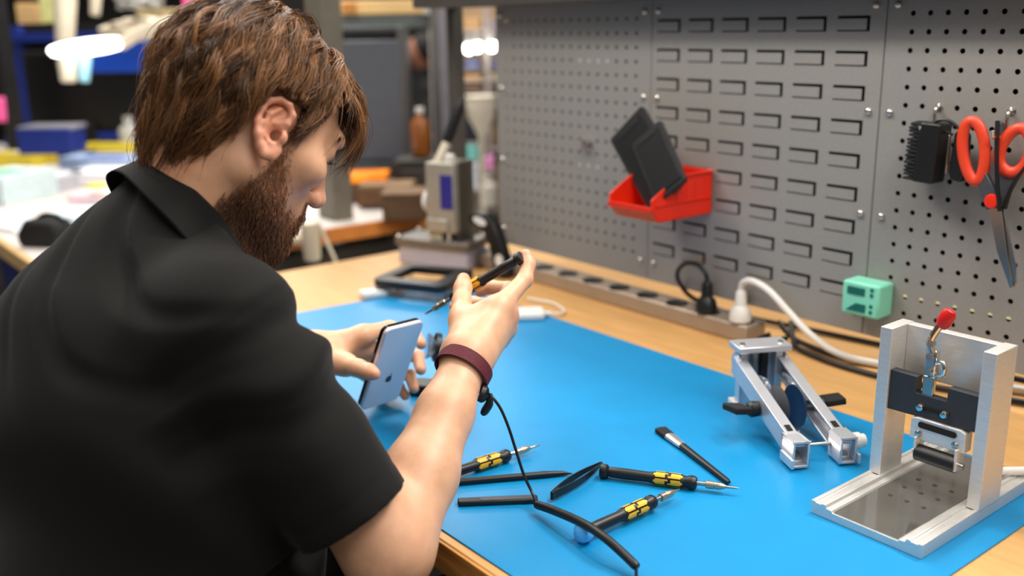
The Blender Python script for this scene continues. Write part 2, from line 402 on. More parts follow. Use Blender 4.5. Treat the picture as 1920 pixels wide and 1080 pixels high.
def tray(lab, top, bot, wvec, wd, th):
    top = Vector(top); bot = Vector(bot); u = (top-bot); L = u.length; u.normalize(); x = Vector(wvec); x = (x-u*x.dot(u)).normalized(); n = x.cross(u)
    tr = thing('phone_tray', lab, 'tray', bot)
    def q2(a, z, d, name, m, bev):
        M = Matrix((x, u, n)).transposed()
        MB().prism([(p[0], p[1]) for p in rrect(*a[0:2], a[2])], bot+u*(L/2+z)+n*d, x, u, n*a[3]).build(name, m, tr, bevel=bev)
    q2((wd, L, 0.006, th), 0, 0, 'shell', M_BLACK, 0.001)
    q2((wd*0.84, L*0.86, 0.004, 0.0018), 0, th-0.0002, 'inner_panel', M_BLACKG, 0.0005)
    q2((wd*0.5, 0.006, 0.002, 0.003), L*0.40, th-0.0004, 'ridge', M_BLACK, 0.0005)
    return tr
tray('black plastic tray leaning in the red bin, farther and taller one', (-1.2513, 1.2660, 1.1573), (-1.1111, 1.2280, 1.0450), (0.9,0.12,0.35), 0.088, 0.008)
tray('black glossy tray leaning in the red bin, nearer and shorter one', (-1.1876, 1.2500, 1.1463), (-1.0923, 1.2120, 1.0582), (0.9,0.12,0.35), 0.070, 0.007)

# ---------------------------------------------------------------- hooks, brush, scissors
def hook(lab, x, z):
    h = thing('peg_hook', lab, 'hook', (x,PY0,z))
    MB().tube(smooth_path([(x,PY0+0.008,z),(x,PY0-0.006,z),(x,PY0-0.010,z-0.008),(x,PY0-0.010,z-0.024),(x,PY0-0.016,z-0.031),(x,PY0-0.040,z-0.031),(x,PY0-0.046,z-0.022)],5), 0.0024, 10).build('wire', M_CHROME, h)
    MB().lathe([(0.005,0),(0.005,0.002),(0.003,0.003)], (x,PY0,z), (0,-1,0), 14).build('washer', M_CHROME, h)
hook('chrome peg hook carrying the black brush', -0.7107, 1.2109)
hook('chrome peg hook carrying the orange handled scissors', -0.6110, 1.2109)
cl = thing('peg_clip', 'small chrome clip on the far perforated panel left of the red bin', 'clip', (-1.42,PY0,1.105))
MB().box((-1.421, PY0-0.006, 1.107), (0.020, 0.012, 0.006)).build('clip_body', M_CHROME, cl, bevel=0.001)
for s in (-1, 1): MB().tube([(-1.421+s*0.006,PY0-0.010,1.105),(-1.421+s*0.006,PY0-0.012,1.092),(-1.421+s*0.006,PY0-0.004,1.087)], 0.002, 8).build('prong', M_CHROME, cl)
# small hand brush
t = thing('bench_brush', 'black block brush with short bristles hanging by a loop', 'brush', (-0.705,1.3,1.11))
ux = Vector((0.995,0,-0.05)); uz = Vector((0.06,0,0.998))
o = Vector((-0.699,1.283,1.152))
MB().prism(rrect(0.030,0.082,0.003), o, ux, uz, (0,0.034,0)).build('block', M_BLACK, t, bevel=0.002)
br = MB(); rnd = random.Random(3)
for k in range(15):
    for j in range(5):
        p = o+uz*(-0.038+0.0054*k)+Vector((0,0.004+0.0065*j,0))-ux*0.014
        e = p-ux*(0.0165+rnd.uniform(-0.001,0.001))+Vector((0,rnd.uniform(-0.0015,0.0015),rnd.uniform(-0.001,0.001)))
        br.tube([p, e], [0.0024,0.0019], 6)
br.build('bristles', M_BLACKM, t)
MB().tube(smooth_path([(-0.706,1.297,1.192),(-0.720,1.293,1.180),(-0.715,1.29,1.165),(-0.709,1.288,1.176),(-0.7097,1.2945,1.1845)],5), 0.002, 8).build('loop', M_BLACK, t)
# a second black tool next to it
t = thing('pocket_tool', 'slim black folded tool hanging between the brush and scissors', 'tool', (-0.668,1.3,1.13))
MB().prism([(0.0,0.0),(0.014,-0.002),(0.0175,0.01),(0.013,0.060),(0.004,0.072),(-0.004,0.062),(-0.004,0.01)], (-0.668,1.296,1.118), (1,0,-0.05), (0.06,0,1), (0,0.016,0)).build('body', M_BLACK, t, bevel=0.002)
MB().tube(smooth_path([(-0.6655,1.304,1.186),(-0.678,1.30,1.196),(-0.694,1.299,1.196),(-0.7070,1.2985,1.1845),(-0.690,1.298,1.184),(-0.672,1.30,1.178)],5), 0.0021, 8).build('loop', M_BLACK, t)
MB().box((-0.6745,1.2965,1.152), (0.003,0.004,0.052)).build('clip', M_STEEL, t, bevel=0.0008)
# scissors
sc_ = thing('scissors', 'large scissors with orange and dark grey handles hanging on the perforated panel', 'scissors', (-0.6066,1.30,1.0937))
piv = Vector((-0.6066,1.300,1.0965))
def ring(cx, cz, rx, rz, rot, thick, name, m, y, egg=0.0):
    pts = []
    for k in range(36):
        a = 2*math.pi*k/36; x = rx*math.cos(a)*(1+egg*math.sin(a)); z = rz*math.sin(a)
        pts.append((cx+x*math.cos(rot)-z*math.sin(rot), y, cz+x*math.sin(rot)+z*math.cos(rot)))
    return MB().tube(pts, thick, 10, closed=True, sq=1.2, up=(0,1,0))
ring(-0.6395,1.1590,0.0150,0.0400,R(11),0.0062,'a',None,1.297,0.10).build('handle_ring', M_ORANGE, sc_)
ring(-0.5880,1.1640,0.0190,0.0290,R(-12),0.0064,'b',None,1.303,-0.12).build('handle_ring', M_ORANGE, sc_)
def arm(name, pts, m, y, d, bev=0.0015):
    MB().prism(pts, (0,y,0), (1,0,0), (0,0,1), (0,d,0)).build(name, m, sc_, bevel=bev)
arm('shank', [(-0.6325,1.1260),(-0.6190,1.1330),(-0.6020,1.1080),(-0.5965,1.0900),(-0.6130,1.0840),(-0.6215,1.1010)], M_GREYP, 1.293, 0.009)
arm('shank', [(-0.6160,1.2010),(-0.6090,1.1980),(-0.6030,1.1560),(-0.5950,1.1290),(-0.5770,1.1395),(-0.5960,1.0905),(-0.6060,1.0840),(-0.6100,1.1250),(-0.6140,1.1600)], M_GREYP, 1.301, 0.009)
MB().tube(smooth_path([(-0.6125,1.2965,1.2010),(-0.6085,1.2935,1.17),(-0.6020,1.2915,1.125),(-0.5945,1.2915,1.085)],6), 0.0028, 10).build('grip_seam', M_BLACK, sc_, smooth=True)
MB().tube(smooth_path([(-0.5660,1.302,1.172),(-0.5700,1.2995,1.150),(-0.5850,1.2985,1.118),(-0.5910,1.2985,1.088)],6), 0.0026, 10).build('grip_seam', M_BLACK, sc_)
arm('blade', [(-0.6120,1.0860),(-0.5955,1.0880),(-0.5790,1.0200),(-0.5690,0.9850),(-0.5725,0.9835),(-0.5950,1.0300)], M_STEEL, 1.2975, 0.0022, 0.0004)
arm('blade', [(-0.6060,1.0860),(-0.5940,1.0880),(-0.5700,1.0150),(-0.5660,0.9920),(-0.5690,0.9840),(-0.5800,1.0200)], M_STEEL, 1.301, 0.0022, 0.0004)
MB().lathe([(0.0098,0.0),(0.0098,0.003),(0.0085,0.0055),(0.0001,0.0066)], piv+Vector((0,-0.005,0)), (0,-1,0), 22).build('pivot_cap', M_RED, sc_)

# ---------------------------------------------------------------- aluminium press jig (right)
J = thing('laminating_jig', 'aluminium press jig with two columns and red toggle handle on the mat corner', 'jig', (-0.507,1.0,MT))
jx0, jx1, jy0, jy1 = -0.5735, -0.4425, 0.877, 1.130
prof = [(0,0),(0.131,0),(0.131,0.016),(0.127,0.016),(0.1255,0.0145),(0.119,0.0145),(0.1175,0.016),(0.1135,0.016),(0.112,0.012),(0.106,0.012),(0.1045,0.0095),
        (0.0265,0.0095),(0.025,0.012),(0.019,0.012),(0.0175,0.016),(0.0135,0.016),(0.012,0.0145),(0.0055,0.0145),(0.004,0.016),(0,0.016)]
MB().prism(prof, (jx0,jy0,MT+0.0002), (1,0,0), (0,0,1), (0,jy1-jy0,0)).build('base_plate', M_ALU, J, bevel=0.0004)
bp = MB().box(((jx0+jx1)/2, (jy0+jy1)/2, MT+0.0103), (0.0765, jy1-jy0-0.004, 0.0012)).build('inner_plate', M_PLATE, J)
for i in range(3):
    for k in range(3):
        MB().cyl((jx0+0.045+0.02*i, jy0+0.085+0.03*k, MT+0.0108), (jx0+0.045+0.02*i, jy0+0.085+0.03*k, MT+0.0113), 0.0028, n=14).build('hole', M_FRAME, bp)
for x in (-0.5660, -0.4480):
    MB().box((x, 1.0125, MT+0.0158+0.0895), (0.0145, 0.046, 0.179)).build('column', M_ALU, J, bevel=0.0008)
MB().box((-0.507, 1.0275, MT+0.165), (0.1035, 0.012, 0.059)).build('cross_plate', M_ALU, J, bevel=0.0008)
MB().prism([(-0.5592,0.8985),(-0.4548,0.9015),(-0.4548,0.9430),(-0.4905,0.9430),(-0.4905,0.9270),(-0.5265,0.9270),(-0.5265,0.9460),(-0.5592,0.9460)], (0,0.993,0), (1,0,0), (0,0,1), (0,0.012,0)).build('slider_block', M_CLAY, J, bevel=0.0008)
MB().prism(rrect(0.036,0.005,0.0024), (-0.5035,0.9935,0.9125), (1,0,0.03), (0,0,1), (0,-0.0012,0)).build('slot', M_DARKGAP, J)
for x in (-0.5185, -0.4905):
    MB().lathe([(0.0001,0.0055),(0.0035,0.005),(0.0045,0.003),(0.0048,0)], (x,0.9925,0.9125), (0,-1,0), 16).build('bolt', M_CHROME, J)
MB().prism([(-0.527,0.875),(-0.464,0.875),(-0.464,0.898),(-0.470,0.9005),(-0.520,0.9005),(-0.527,0.898)], (0,0.989,0), (1,0,0), (0,0,1), (0,0.016,0)).build('roller_bracket', M_ALU, J, bevel=0.0008)
MB().prism(rrect(0.044,0.007,0.003), (-0.4955,0.9885,0.8935), (1,0,0), (0,0,1), (0,-0.001,0)).build('bracket_slot', M_DARKGAP, J)
for x in (-0.5165, -0.4745):
    MB().lathe([(0.0001,0.004),(0.003,0.0035),(0.0042,0)], (x,0.989,0.8825), (0,-1,0), 16).build('bolt', M_STEEL, J)
    MB().box((x-0.0005 if x < -0.5 else x+0.0045, 0.992, 0.8665), (0.003, 0.018, 0.026)).build('cheek', M_ALU, J, bevel=0.0008)
MB().lathe([(0.004,-0.001),(0.0095,0.0),(0.0095,0.0455),(0.004,0.0465)], (-0.5165,0.990,0.8600), (1,0,0), 24).build('roller', M_BLACK, J)
MB().cyl((-0.521,0.990,0.8600), (-0.463,0.990,0.8600), 0.0035, n=14).build('axle', M_STEEL, J)
# toggle clamp
MB().box((-0.5145,0.998,0.934), (0.013,0.006,0.030)).build('plunger', M_STEEL, J, bevel=0.001)
MB().box((-0.5155,1.002,0.962), (0.013,0.010,0.034)).build('clamp_body', M_CHROME, J, bevel=0.002)
MB().tube(smooth_path([(-0.5095,1.000,0.965),(-0.5,0.996,0.968),(-0.499,0.996,0.956),(-0.5085,1.0,0.950)],5), 0.0028, 10).build('link', M_CHROME, J)
MB().tube(smooth_path([(-0.5155,0.9985,0.972),(-0.5175,0.9975,0.988),(-0.5135,0.9985,1.000),(-0.5085,1.0,1.010)],5), [0.0042]*16, 10).build('lever', M_CHROME, J)
for z in (0.954, 0.972, 0.9865):
    MB().cyl((-0.5155,0.9995,z), (-0.5155,0.9930,z), 0.0038, n=14).build('rivet', M_STEEL, J)
MB().tube([(-0.5095,0.9997,1.0065),(-0.5065,1.0002,1.012),(-0.5020,1.001,1.022),(-0.5000,1.0015,1.027)], [0.0055,0.0082,0.0082,0.0055], 16, sq=0.7).build('red_handle', mat('red_grip', (214,30,30), 0.3), J, bevel=0.001)
for k, (x, l) in enumerate(((-0.462,0.05),(-0.452,0.035))):
    tag(MB().tube([(x-0.012,1.085+0.012*k,MT+0.0215),(x+0.012,1.115+0.012*k,MT+0.0215)], 0.005, 12).build('white_peg', M_WHITE), ['short white peg lying on the jig base behind its columns, left one','short white peg lying on the jig base behind its columns, right one'][k], 'peg')

# ---------------------------------------------------------------- screen clamps with suction cups
def screen_clamp(name, lab, M):
    t = thing(name, lab, 'clamp', (0,0,0))
    # local frame: arms run from front (0,0) to back (L,0), gap across y
    L = 0.200
    for s in (-1, 1):
        y = s*0.031
        a0 = Vector((0.0,y,0.018)); a1 = Vector((L,y,0.066))
        d = (a1-a0).normalized(); up = Vector((-d.z,0,d.x)); sd = Vector((0,1,0))
        mm = Matrix((d, sd, up)).transposed()
        bar = MB().box((a0+a1)/2+up*0.0118, ((a1-a0).length,0.016,0.003), mm)
        bar.box((a0+a1)/2-up*0.0118, ((a1-a0).length,0.016,0.003), mm)
        bar.box((a0+a1)/2+sd*(s*0.0065), ((a1-a0).length,0.003,0.022), mm)
        bar.build('arm', M_ALUS, t, bevel=0.0008)
        sl_ = MB()
        for k in (0.05, 0.17): sl_.box(a0+d*((a1-a0).length*k)+up*0.0137, (0.012,0.007,0.001), mm)
        sl_.build('slot', M_DARKGAP, t)
        fb = MB()
        for zz in (0.0045, 0.0355): fb.box((0.008,y,zz), (0.032,0.022,0.003))
        for yy in (-0.0095, 0.0095): fb.box((0.008,y+yy,0.020), (0.032,0.003,0.034))
        fb.box((0.004,y+s*0.0125,0.010), (0.034,0.004,0.012))
        fb.build('end_bracket', M_ALUS, t, bevel=0.0008)
        MB().lathe([(0.009,0.0),(0.009,0.003),(0.006,0.0032)], (0.012,y,0.0002), (0,0,1), 16).build('foot', M_BLACK, t)
        # suction cup on the inner face
        c = a0+(a1-a0)*0.52+Vector((0,-s*0.011,-0.006))
        MB().lathe([(0.006,-0.003),(0.010,0.001),(0.023,0.004),(0.029,0.0085),(0.0285,0.0095),(0.020,0.006),(0.0001,0.004)], c, (0.10*s,-s,0.0), 32).build('suction_cup', M_BLUEDISC if s < 0 else M_GREYP, t)
        MB().cyl(c+Vector((0,s*0.004,0)), c+Vector((0,s*0.030,0)), 0.006, n=16).build('cup_shaft', M_STEEL, t)
        # lever pad on the outer face
        pc = c+Vector((0.0,s*0.028,0.004)) if s < 0 else c+Vector((-0.004,s*0.032,0.004))
        MB().lathe([(0.010,0.0),(0.011,0.010),(0.008,0.014)], c+Vector((0,s*0.02,0)), (0,s,0), 18).build('knob', M_BLACK, t)
        MB().box(pc+Vector((0,s*0.018,0)), (0.034,0.026,0.009), (0.15*s,0.12,0.2*s)).build('lever_pad', M_BLACKM, t, bevel=0.002)
        lk = MB().tube(smooth_path([a0+d*0.115+up*0.004+Vector((0,-s*0.012,0)), a0+d*0.14+up*0.012+Vector((0,-s*0.014,0)), a0+d*0.165+up*0.004+Vector((0,-s*0.010,0))],5), 0.0034, 8)
        lk.build('spring_link', M_CLEAR, t)
        MB().box((L-0.004,s*0.026,0.046), (0.016,0.011,0.084)).build('post', M_ALUS, t, bevel=0.001)
        MB().cyl((L-0.004,s*0.0325,0.068), (L-0.004,s*0.0355,0.068), 0.016, n=24).build('hinge_disc', M_ALUS, t, bevel=0.0008)
        MB().box((L+0.002,s*0.028,0.006), (0.028,0.016,0.008)).build('foot_block', M_WHITE, t, bevel=0.001)
        MB().cyl((L-0.006,s*0.02,0.0005), (L-0.006,s*0.02,0.006), 0.008, n=16).build('foot', M_BLACK, t)
    MB().box((L-0.004,0,0.092), (0.040,0.078,0.009)).build('top_plate', M_ALUS, t, bevel=0.0015)
    MB().box((L+0.004,0,0.050), (0.004,0.042,0.072)).build('back_plate', M_ALUS, t, bevel=0.0006)
    MB().box((L-0.004,-0.006,0.060), (0.010,0.010,0.050)).build('center_bar', M_BLACK, t, bevel=0.0008)
    MB().box((L-0.004,0.008,0.060), (0.010,0.007,0.050)).build('center_bar', M_STEEL, t, bevel=0.0008)
    for s in (-1, 1): MB().lathe([(0.0001,0.003),(0.003,0.0025),(0.0042,0)], (L-0.008,s*0.028,0.0965), (0,0,1), 14).build('bolt', M_CHROME, t)
    MB().cyl((0.018,0.03,0.020), (0.018,-0.052,0.020), 0.0026, n=12).build('cross_rod', M_STEEL, t)
    MB().lathe([(0.007,0),(0.007,0.010),(0.011,0.011),(0.011,0.020),(0.0085,0.021),(0.0085,0.027)], (0.018,-0.038,0.020), (0,-1,0), 10).build('thumb_nut', M_WHITE, t)
    # hinge pin on the near arm end
    t.location = M.translation; t.rotation_euler = M.to_euler()
    return t
_d = Vector((-0.822,1.093,0))-Vector((-0.6375,0.990,0))
screen_clamp('screen_clamp', 'aluminium screen opening clamp with two suction cups, standing left of the press jig',
    Matrix.Translation((-0.6375,0.990,MT)) @ Matrix.Rotation(math.atan2(_d.y,_d.x), 4, 'Z'))

# ---------------------------------------------------------------- precision screwdrivers
M_SHAFT = mat('driver_chuck', (186,172,150), 0.3, metal=0.85, var=0.05)
def inlay(t, r0):
    b = MB()
    for k in range(6):
        a0 = 2*math.pi*k/6
        for (xa, xb, aa, ab) in ((0.068,0.0795,-0.40,0.40),(0.0865,0.098,-0.40,0.40),(0.0795,0.0830,-0.40,-0.16),(0.0830,0.0865,0.14,0.40),(0.0660,0.068,-0.2,0.2),(0.098,0.100,-0.2,0.2)):
            n = 4; vs = []
            for x in (xa, xb):
                for q_ in range(n+1):
                    a = a0+aa+(ab-aa)*q_/n
                    vs.append((x, (r0+0.0004)*math.cos(a), (r0+0.0004)*math.sin(a)))
            b.add(vs, [(q_, q_+1, n+2+q_, n+1+q_) for q_ in range(n)])
    b.build('grip_inlay', M_YEL, t, local=True)
def screwdriver(lab, loc, rot, cap=None, bit=0.016, group='black and yellow precision screwdrivers'):
    t = thing('precision_screwdriver', lab, 'screwdriver', (0,0,0), group=group)
    if cap is None:
        MB().lathe([(0.0001,0.0),(0.0075,0.0004),(0.0088,0.002),(0.0088,0.008),(0.0066,0.0105),(0.005,0.011)], (0,0,0), (1,0,0), 22).build('swivel_cap', M_BLACK, t, local=True)
    else:
        MB().lathe([(0.0001,-0.002),(0.007,-0.001),(0.0102,0.002),(0.0108,0.008),(0.0095,0.013),(0.0075,0.016),(0.005,0.017)], (0,0,0), (1,0,0), 22).build('swivel_cap', cap, t, local=True)
    MB().lathe([(0.005,0.010),(0.0062,0.013),(0.0066,0.030),(0.0062,0.060),(0.0074,0.066),(0.0080,0.070),(0.0080,0.097),(0.0070,0.101),(0.0066,0.104),(0.0082,0.108),(0.0082,0.113),(0.0065,0.116),(0.003,0.117)], (0,0,0), (1,0,0), 22).build('handle', M_BLACK, t, local=True)
    inlay(t, 0.0080)
    MB().lathe([(0.0028,0.1165),(0.0028,0.126)], (0,0,0), (1,0,0), 14).build('shaft', M_STEEL, t, local=True)
    MB().lathe([(0.003,0.126),(0.0046,0.127),(0.0046,0.136),(0.0040,0.1365),(0.0044,0.1375),(0.0042,0.144),(0.0025,0.149)], (0,0,0), (1,0,0), 18).build('chuck', M_SHAFT, t, local=True)
    MB().lathe([(0.0018,0.1485),(0.0016,0.149+bit*0.6),(0.0008,0.149+bit)], (0,0,0), (1,0,0), 12).build('bit', M_STEEL, t, local=True)
    t.location = loc; t.rotation_euler = rot
    return t
def lay(p, q, z=0.0088):
    p = Vector(p); q = Vector(q)
    return (p.x, p.y, MT+z), (0, 0, math.atan2(q.y-p.y, q.x-p.x))
l, r_ = lay((-0.7906,0.7601,0), (-0.6478,0.8518,0))
screwdriver('black and yellow screwdriver lying across the mat, pointing at the press jig', l, r_)
l, r_ = lay((-0.6907,0.6335,0), (-0.6925,0.7894,0), 0.0108)
screwdriver('black and yellow screwdriver with a bright blue end cap, nearest the bench front', l, r_, M_BLUECAP, 0.010)
_a = Vector((-0.8959,0.7536,0)); _b = Vector((-0.9005,0.6650,0)); _dd = (_a-_b).normalized()
l, r_ = lay(tuple(_a-_dd*0.165), tuple(_a))
screwdriver('black and yellow screwdriver partly hidden behind the bare forearm', l, r_)
# the one in the hand
def held():
    tip = Vector((-1.0624, 0.6953, 0.9590)); butt = Vector((-0.9496, 0.7690, 1.0439))
    d = (tip-butt).normalized(); o = tip-d*0.163
    q_ = d.to_track_quat('X', 'Z')
    t = screwdriver('black and yellow screwdriver held upright in the right hand, tip on the phone', o, (0,0,0), None, 0.014)
    t.rotation_euler = q_.to_euler()
held()

# ---------------------------------------------------------------- flat tools on the mat
def flat_tool(name, lab, cat, p, q, fn):
    p = Vector(p); q = Vector(q); d = q-p
    t = thing(name, lab, cat, (p.x, p.y, MT), math.atan2(d.y, d.x)); fn(t, d.length); return t
def f_spudger(t, L):
    MB().tube([(0,0,0.0042),(L*0.80,0,0.0042),(L*0.93,0,0.0036),(L,0,0.0022)], [0.0040,0.0040,0.0030,0.0006], 12).build('stick', M_BLACK, t, local=True)
flat_tool('spudger', 'thin black pointed stick lying on the mat just below the partly hidden screwdriver', 'stick', (-0.8984, 0.5955, 0.8020), (-0.8170, 0.7387, 0.8020), f_spudger)
def f_flat(t, L):
    MB().prism([(p[0]+L/2, p[1]) for p in rrect(L, 0.012, 0.003)], (0,0,0.0004), (1,0,0), (0,1,0), (0,0,0.006)).build('handle', M_BLACK, t, bevel=0.0015, local=True)
    MB().prism([(L*0.30,-0.0045),(L*0.96,-0.0045),(L*0.96,0.0045),(L*0.30,0.0045),(L*0.27,0)], (0,0,0.0062), (1,0,0), (0,1,0), (0,0,0.0006)).build('blade_face', M_GREYP, t, local=True)
flat_tool('prying_tool', 'flat black prying tool with a grey face, beside the strap cord end', 'pry tool', (-0.8457, 0.5874, 0.8030), (-0.7920, 0.6623, 0.8030), f_flat)
def f_tw(t, L):
    for s in (-1, 1):
        b = MB(); rows = []
        for k in range(13):
            u = k/12; x = L*u
            wd = 0.0045*(1-0.75*u**2)+0.0006
            yy = s*(0.0005+0.006*math.sin(math.pi*min(1,u*0.98))**1.0*(1-u*0.15))
            rows.append([(x, yy-0.0007, 0.0007+0.0078-wd), (x, yy-0.0007, 0.0007+0.0078+wd), (x, yy+0.0007, 0.0007+0.0078+wd), (x, yy+0.0007, 0.0007+0.0078-wd)])
        b.sheet(rows, closed=True); b.build('tweezer_arm', M_BLACK, t, local=True)
    MB().box((0.008,0,0.0085), (0.016,0.004,0.0095)).build('joint', M_BLACK, t, bevel=0.001, local=True)
flat_tool('tweezers', 'black tweezers lying between the strap cord and the long screwdriver', 'tweezers', (-0.7796, 0.6727, 0.8030), (-0.8052, 0.7767, 0.8030), f_tw)
def f_brush(t, L):
    MB().prism([(0,-0.0085),(L*0.16,-0.0078),(L*0.16,0.0078),(0,0.0085),(-0.002,0)], (0,0,0.001), (1,0,0), (0,1,0), (0,0,0.006)).build('bristles', M_BLACKM, t, bevel=0.001, local=True)
    MB().tube([(L*0.155,0,0.0045),(L*0.30,0,0.0045),(L*0.36,0,0.0045)], [0.0080,0.0070,0.0058], 16, sq=0.55, up=(0,1,0)).build('ferrule', M_FERR, t, local=True)
    MB().tube([(L*0.35,0,0.0045),(L*0.55,0,0.0045),(L*0.97,0,0.0042),(L,0,0.004)], [0.0056,0.0050,0.0040,0.0022], 14, sq=0.75, up=(0,1,0)).build('handle', M_BLACK, t, local=True)
flat_tool('paint_brush', 'small flat black brush with silver ferrule lying on the mat', 'brush', (-0.8371, 0.9159, 0.8030), (-0.6755, 0.8607, 0.8030), f_brush)

# ---------------------------------------------------------------- wrist strap: band and cord
ws = thing('wrist_strap', 'maroon wrist strap on the right wrist with thin black cord and thick sleeve', 'wrist strap', (-0.90,0.65,0.9))
WA = Vector((-0.8664, 0.5633, 0.9032)); WC = Vector((-0.8865, 0.6305, 0.9440)); WB = Vector((-0.9049, 0.6636, 0.9663))
ax = (WB-WA).normalized()
def strap():
    u = (Vector((0.62578166, 0.77982611, -0.01638772))); u = (u-ax*u.dot(ax)).normalized(); v = ax.cross(u)
    n = 40; rows = []
    for k in range(n):
        a = 2*math.pi*k/n
        e = u*math.cos(a)+v*math.sin(a)
        r0 = 1/math.sqrt((math.cos(a)/0.0322)**2+(math.sin(a)/0.0322)**2)
        rows.append([WC+e*(r0+0.0002)-ax*0.0085, WC+e*(r0+0.0022)-ax*0.0085, WC+e*(r0+0.0018)+ax*0.0085, WC+e*(r0-0.0006)+ax*0.0085])
    rows.append(rows[0])
    MB().sheet(rows, closed=True).build('band', M_MAROON, ws, bevel=0.0004)
strap()
sn = Vector((-0.8529, 0.6379, 0.9213))
MB().lathe([(0.010,-0.003),(0.0105,0.002),(0.008,0.005),(0.004,0.007)], sn+Vector((-0.002,-0.004,0)), (0.55,0.60,-0.35), 20).build('snap', M_BLACK, ws)
MB().tube(smooth_path([sn, sn+Vector((0.003,0.002,-0.010)), sn+Vector((0.000,-0.002,-0.020)), sn+Vector((-0.004,-0.004,-0.026))],5), [0.004,0.004,0.004,0.004,0.0042,0.0045,0.005,0.005,0.005,0.005,0.005,0.0048,0.0045,0.004,0.003,0.0015], 8).build('tab', M_BLACK, ws)
cpts = [sn+Vector((0.003,0.005,-0.002)), (-0.8378, 0.6333, 0.9243), (-0.8286, 0.6389, 0.9106), (-0.8203, 0.6435, 0.8892), (-0.8114, 0.6460, 0.8651), (-0.7987, 0.6477, 0.8360), (-0.7885, 0.6508, 0.8175), (-0.7701, 0.6431, 0.8113)]
MB().tube(smooth_path(cpts,6), 0.0017, 8).build('cord', M_BLACK, ws)
tpts = [(-0.7705, 0.6427, 0.8113), (-0.7389, 0.6421, 0.8163), (-0.6921, 0.6386, 0.8226), (-0.6552, 0.6343, 0.8242), (-0.6284, 0.6345, 0.8177), (-0.6054, 0.6332, 0.8118)]
MB().tube(smooth_path(tpts,6), [0.0046]+[0.0049]*29+[0.0042], 12).build('cord_sleeve', M_BLACK, ws)
MB().tube([(-0.6058, 0.6329, 0.8123), (-0.6005, 0.6276, 0.8033)], 0.0017, 8).build('cord', M_BLACK, ws)

# ---------------------------------------------------------------- phone
def phone():
    BL = Vector((-1.1107,0.61701,0.8249)); BRv = Vector((-1.12139,0.68339,0.82195)); TL = Vector((-1.05564,0.63146,0.95061))
    x = (BRv-BL).normalized(); y = (TL-BL); y = (y-x*y.dot(x)).normalized(); n = x.cross(y)
    c = BL+x*0.03365+y*0.069
    t = thing('phone', 'silver backed phone held in the left hand, dark screen side away', 'phone', c)
    MB().prism(rrect(0.0673,0.138,0.009,6), c-n*0.0070, x, y, n*0.0062).build('back_shell', M_PHONE, t, bevel=0.0016)
    MB().prism(rrect(0.0673,0.137,0.009,6), c-n*0.0120, x, y, n*0.0046).build('screen', M_GLASSB, t, bevel=0.0006)
    MB().prism(rrect(0.0160,0.0040,0.0018), c+y*0.0555+x*0.0-n*0.00085, x, y, n*0.0002)
    b = MB()
    pts = []
    for k in range(28):      # apple outline: round body, notch top and bottom, bite
        a = 2*math.pi*k/28; rr = 0.0058*(1-0.16*math.exp(-((a-math.pi/2)/0.28)**2)-0.10*math.exp(-((a-3*math.pi/2)/0.25)**2))
        if a < 0.45 or a > 5.95: rr *= 0.74
        pts.append((rr*math.cos(a), rr*math.sin(a)*1.02))
    lo = c-y*0.0215+x*0.0
    b.prism(pts, lo, x, y, n*0.00035-n*0.0002)
    b.prism([(0.0002,0.0058),(0.0014,0.0092),(0.0032,0.0100),(0.0024,0.0074)], lo, x, y, n*0.00035-n*0.0002)
    for i in range(len(b.v)): b.v[i] = tuple(Vector(b.v[i])-n*0.00070)
    b.build('emblem', M_BLACKG, t, smooth=False)
    return t
phone()

# ---------------------------------------------------------------- suction stand behind the hands
t = thing('suction_stand', 'black footed stand with a clear suction cup, behind the phone and forearm', 'suction stand', (-1.165,0.775,MT))
MB().prism(rrect(0.085,0.036,0.010), (-1.150,0.770,MT+0.0003), (0.8,0.6,0), (-0.6,0.8,0), (0,0,0.018)).build('foot', M_BLACK, t, bevel=0.003)
MB().box((-1.155,0.795,MT+0.045), (0.014,0.020,0.075), (0.1,0.1,0.6)).build('arm', M_STEEL, t, bevel=0.002)
MB().box((-1.145,0.812,MT+0.030), (0.012,0.014,0.045), (0.1,0.1,0.6)).build('arm', M_BLACK, t, bevel=0.002)
cc = Vector((-1.1561, 0.7684, 0.8735))
MB().lathe([(0.005,-0.010),(0.008,-0.004),(0.016,0.002),(0.0200,0.009),(0.0190,0.0095),(0.014,0.004),(0.0001,-0.001)], cc, (-0.35,-0.62,0.15), 28).build('cup', M_CLEAR, t)
MB().lathe([(0.0215,-0.002),(0.0218,0.006),(0.0198,0.007),(0.0195,-0.001)], cc+Vector((0.004,0.007,-0.002)), (-0.35,-0.62,0.15), 28).build('cup_rim', M_BLACK, t)
MB().tube([cc+Vector((0.003,0.008,0)), cc+Vector((0.0,0.012,-0.02)), (-1.155,0.797,MT+0.075)], 0.006, 10).build('stem', M_BLACK, t)

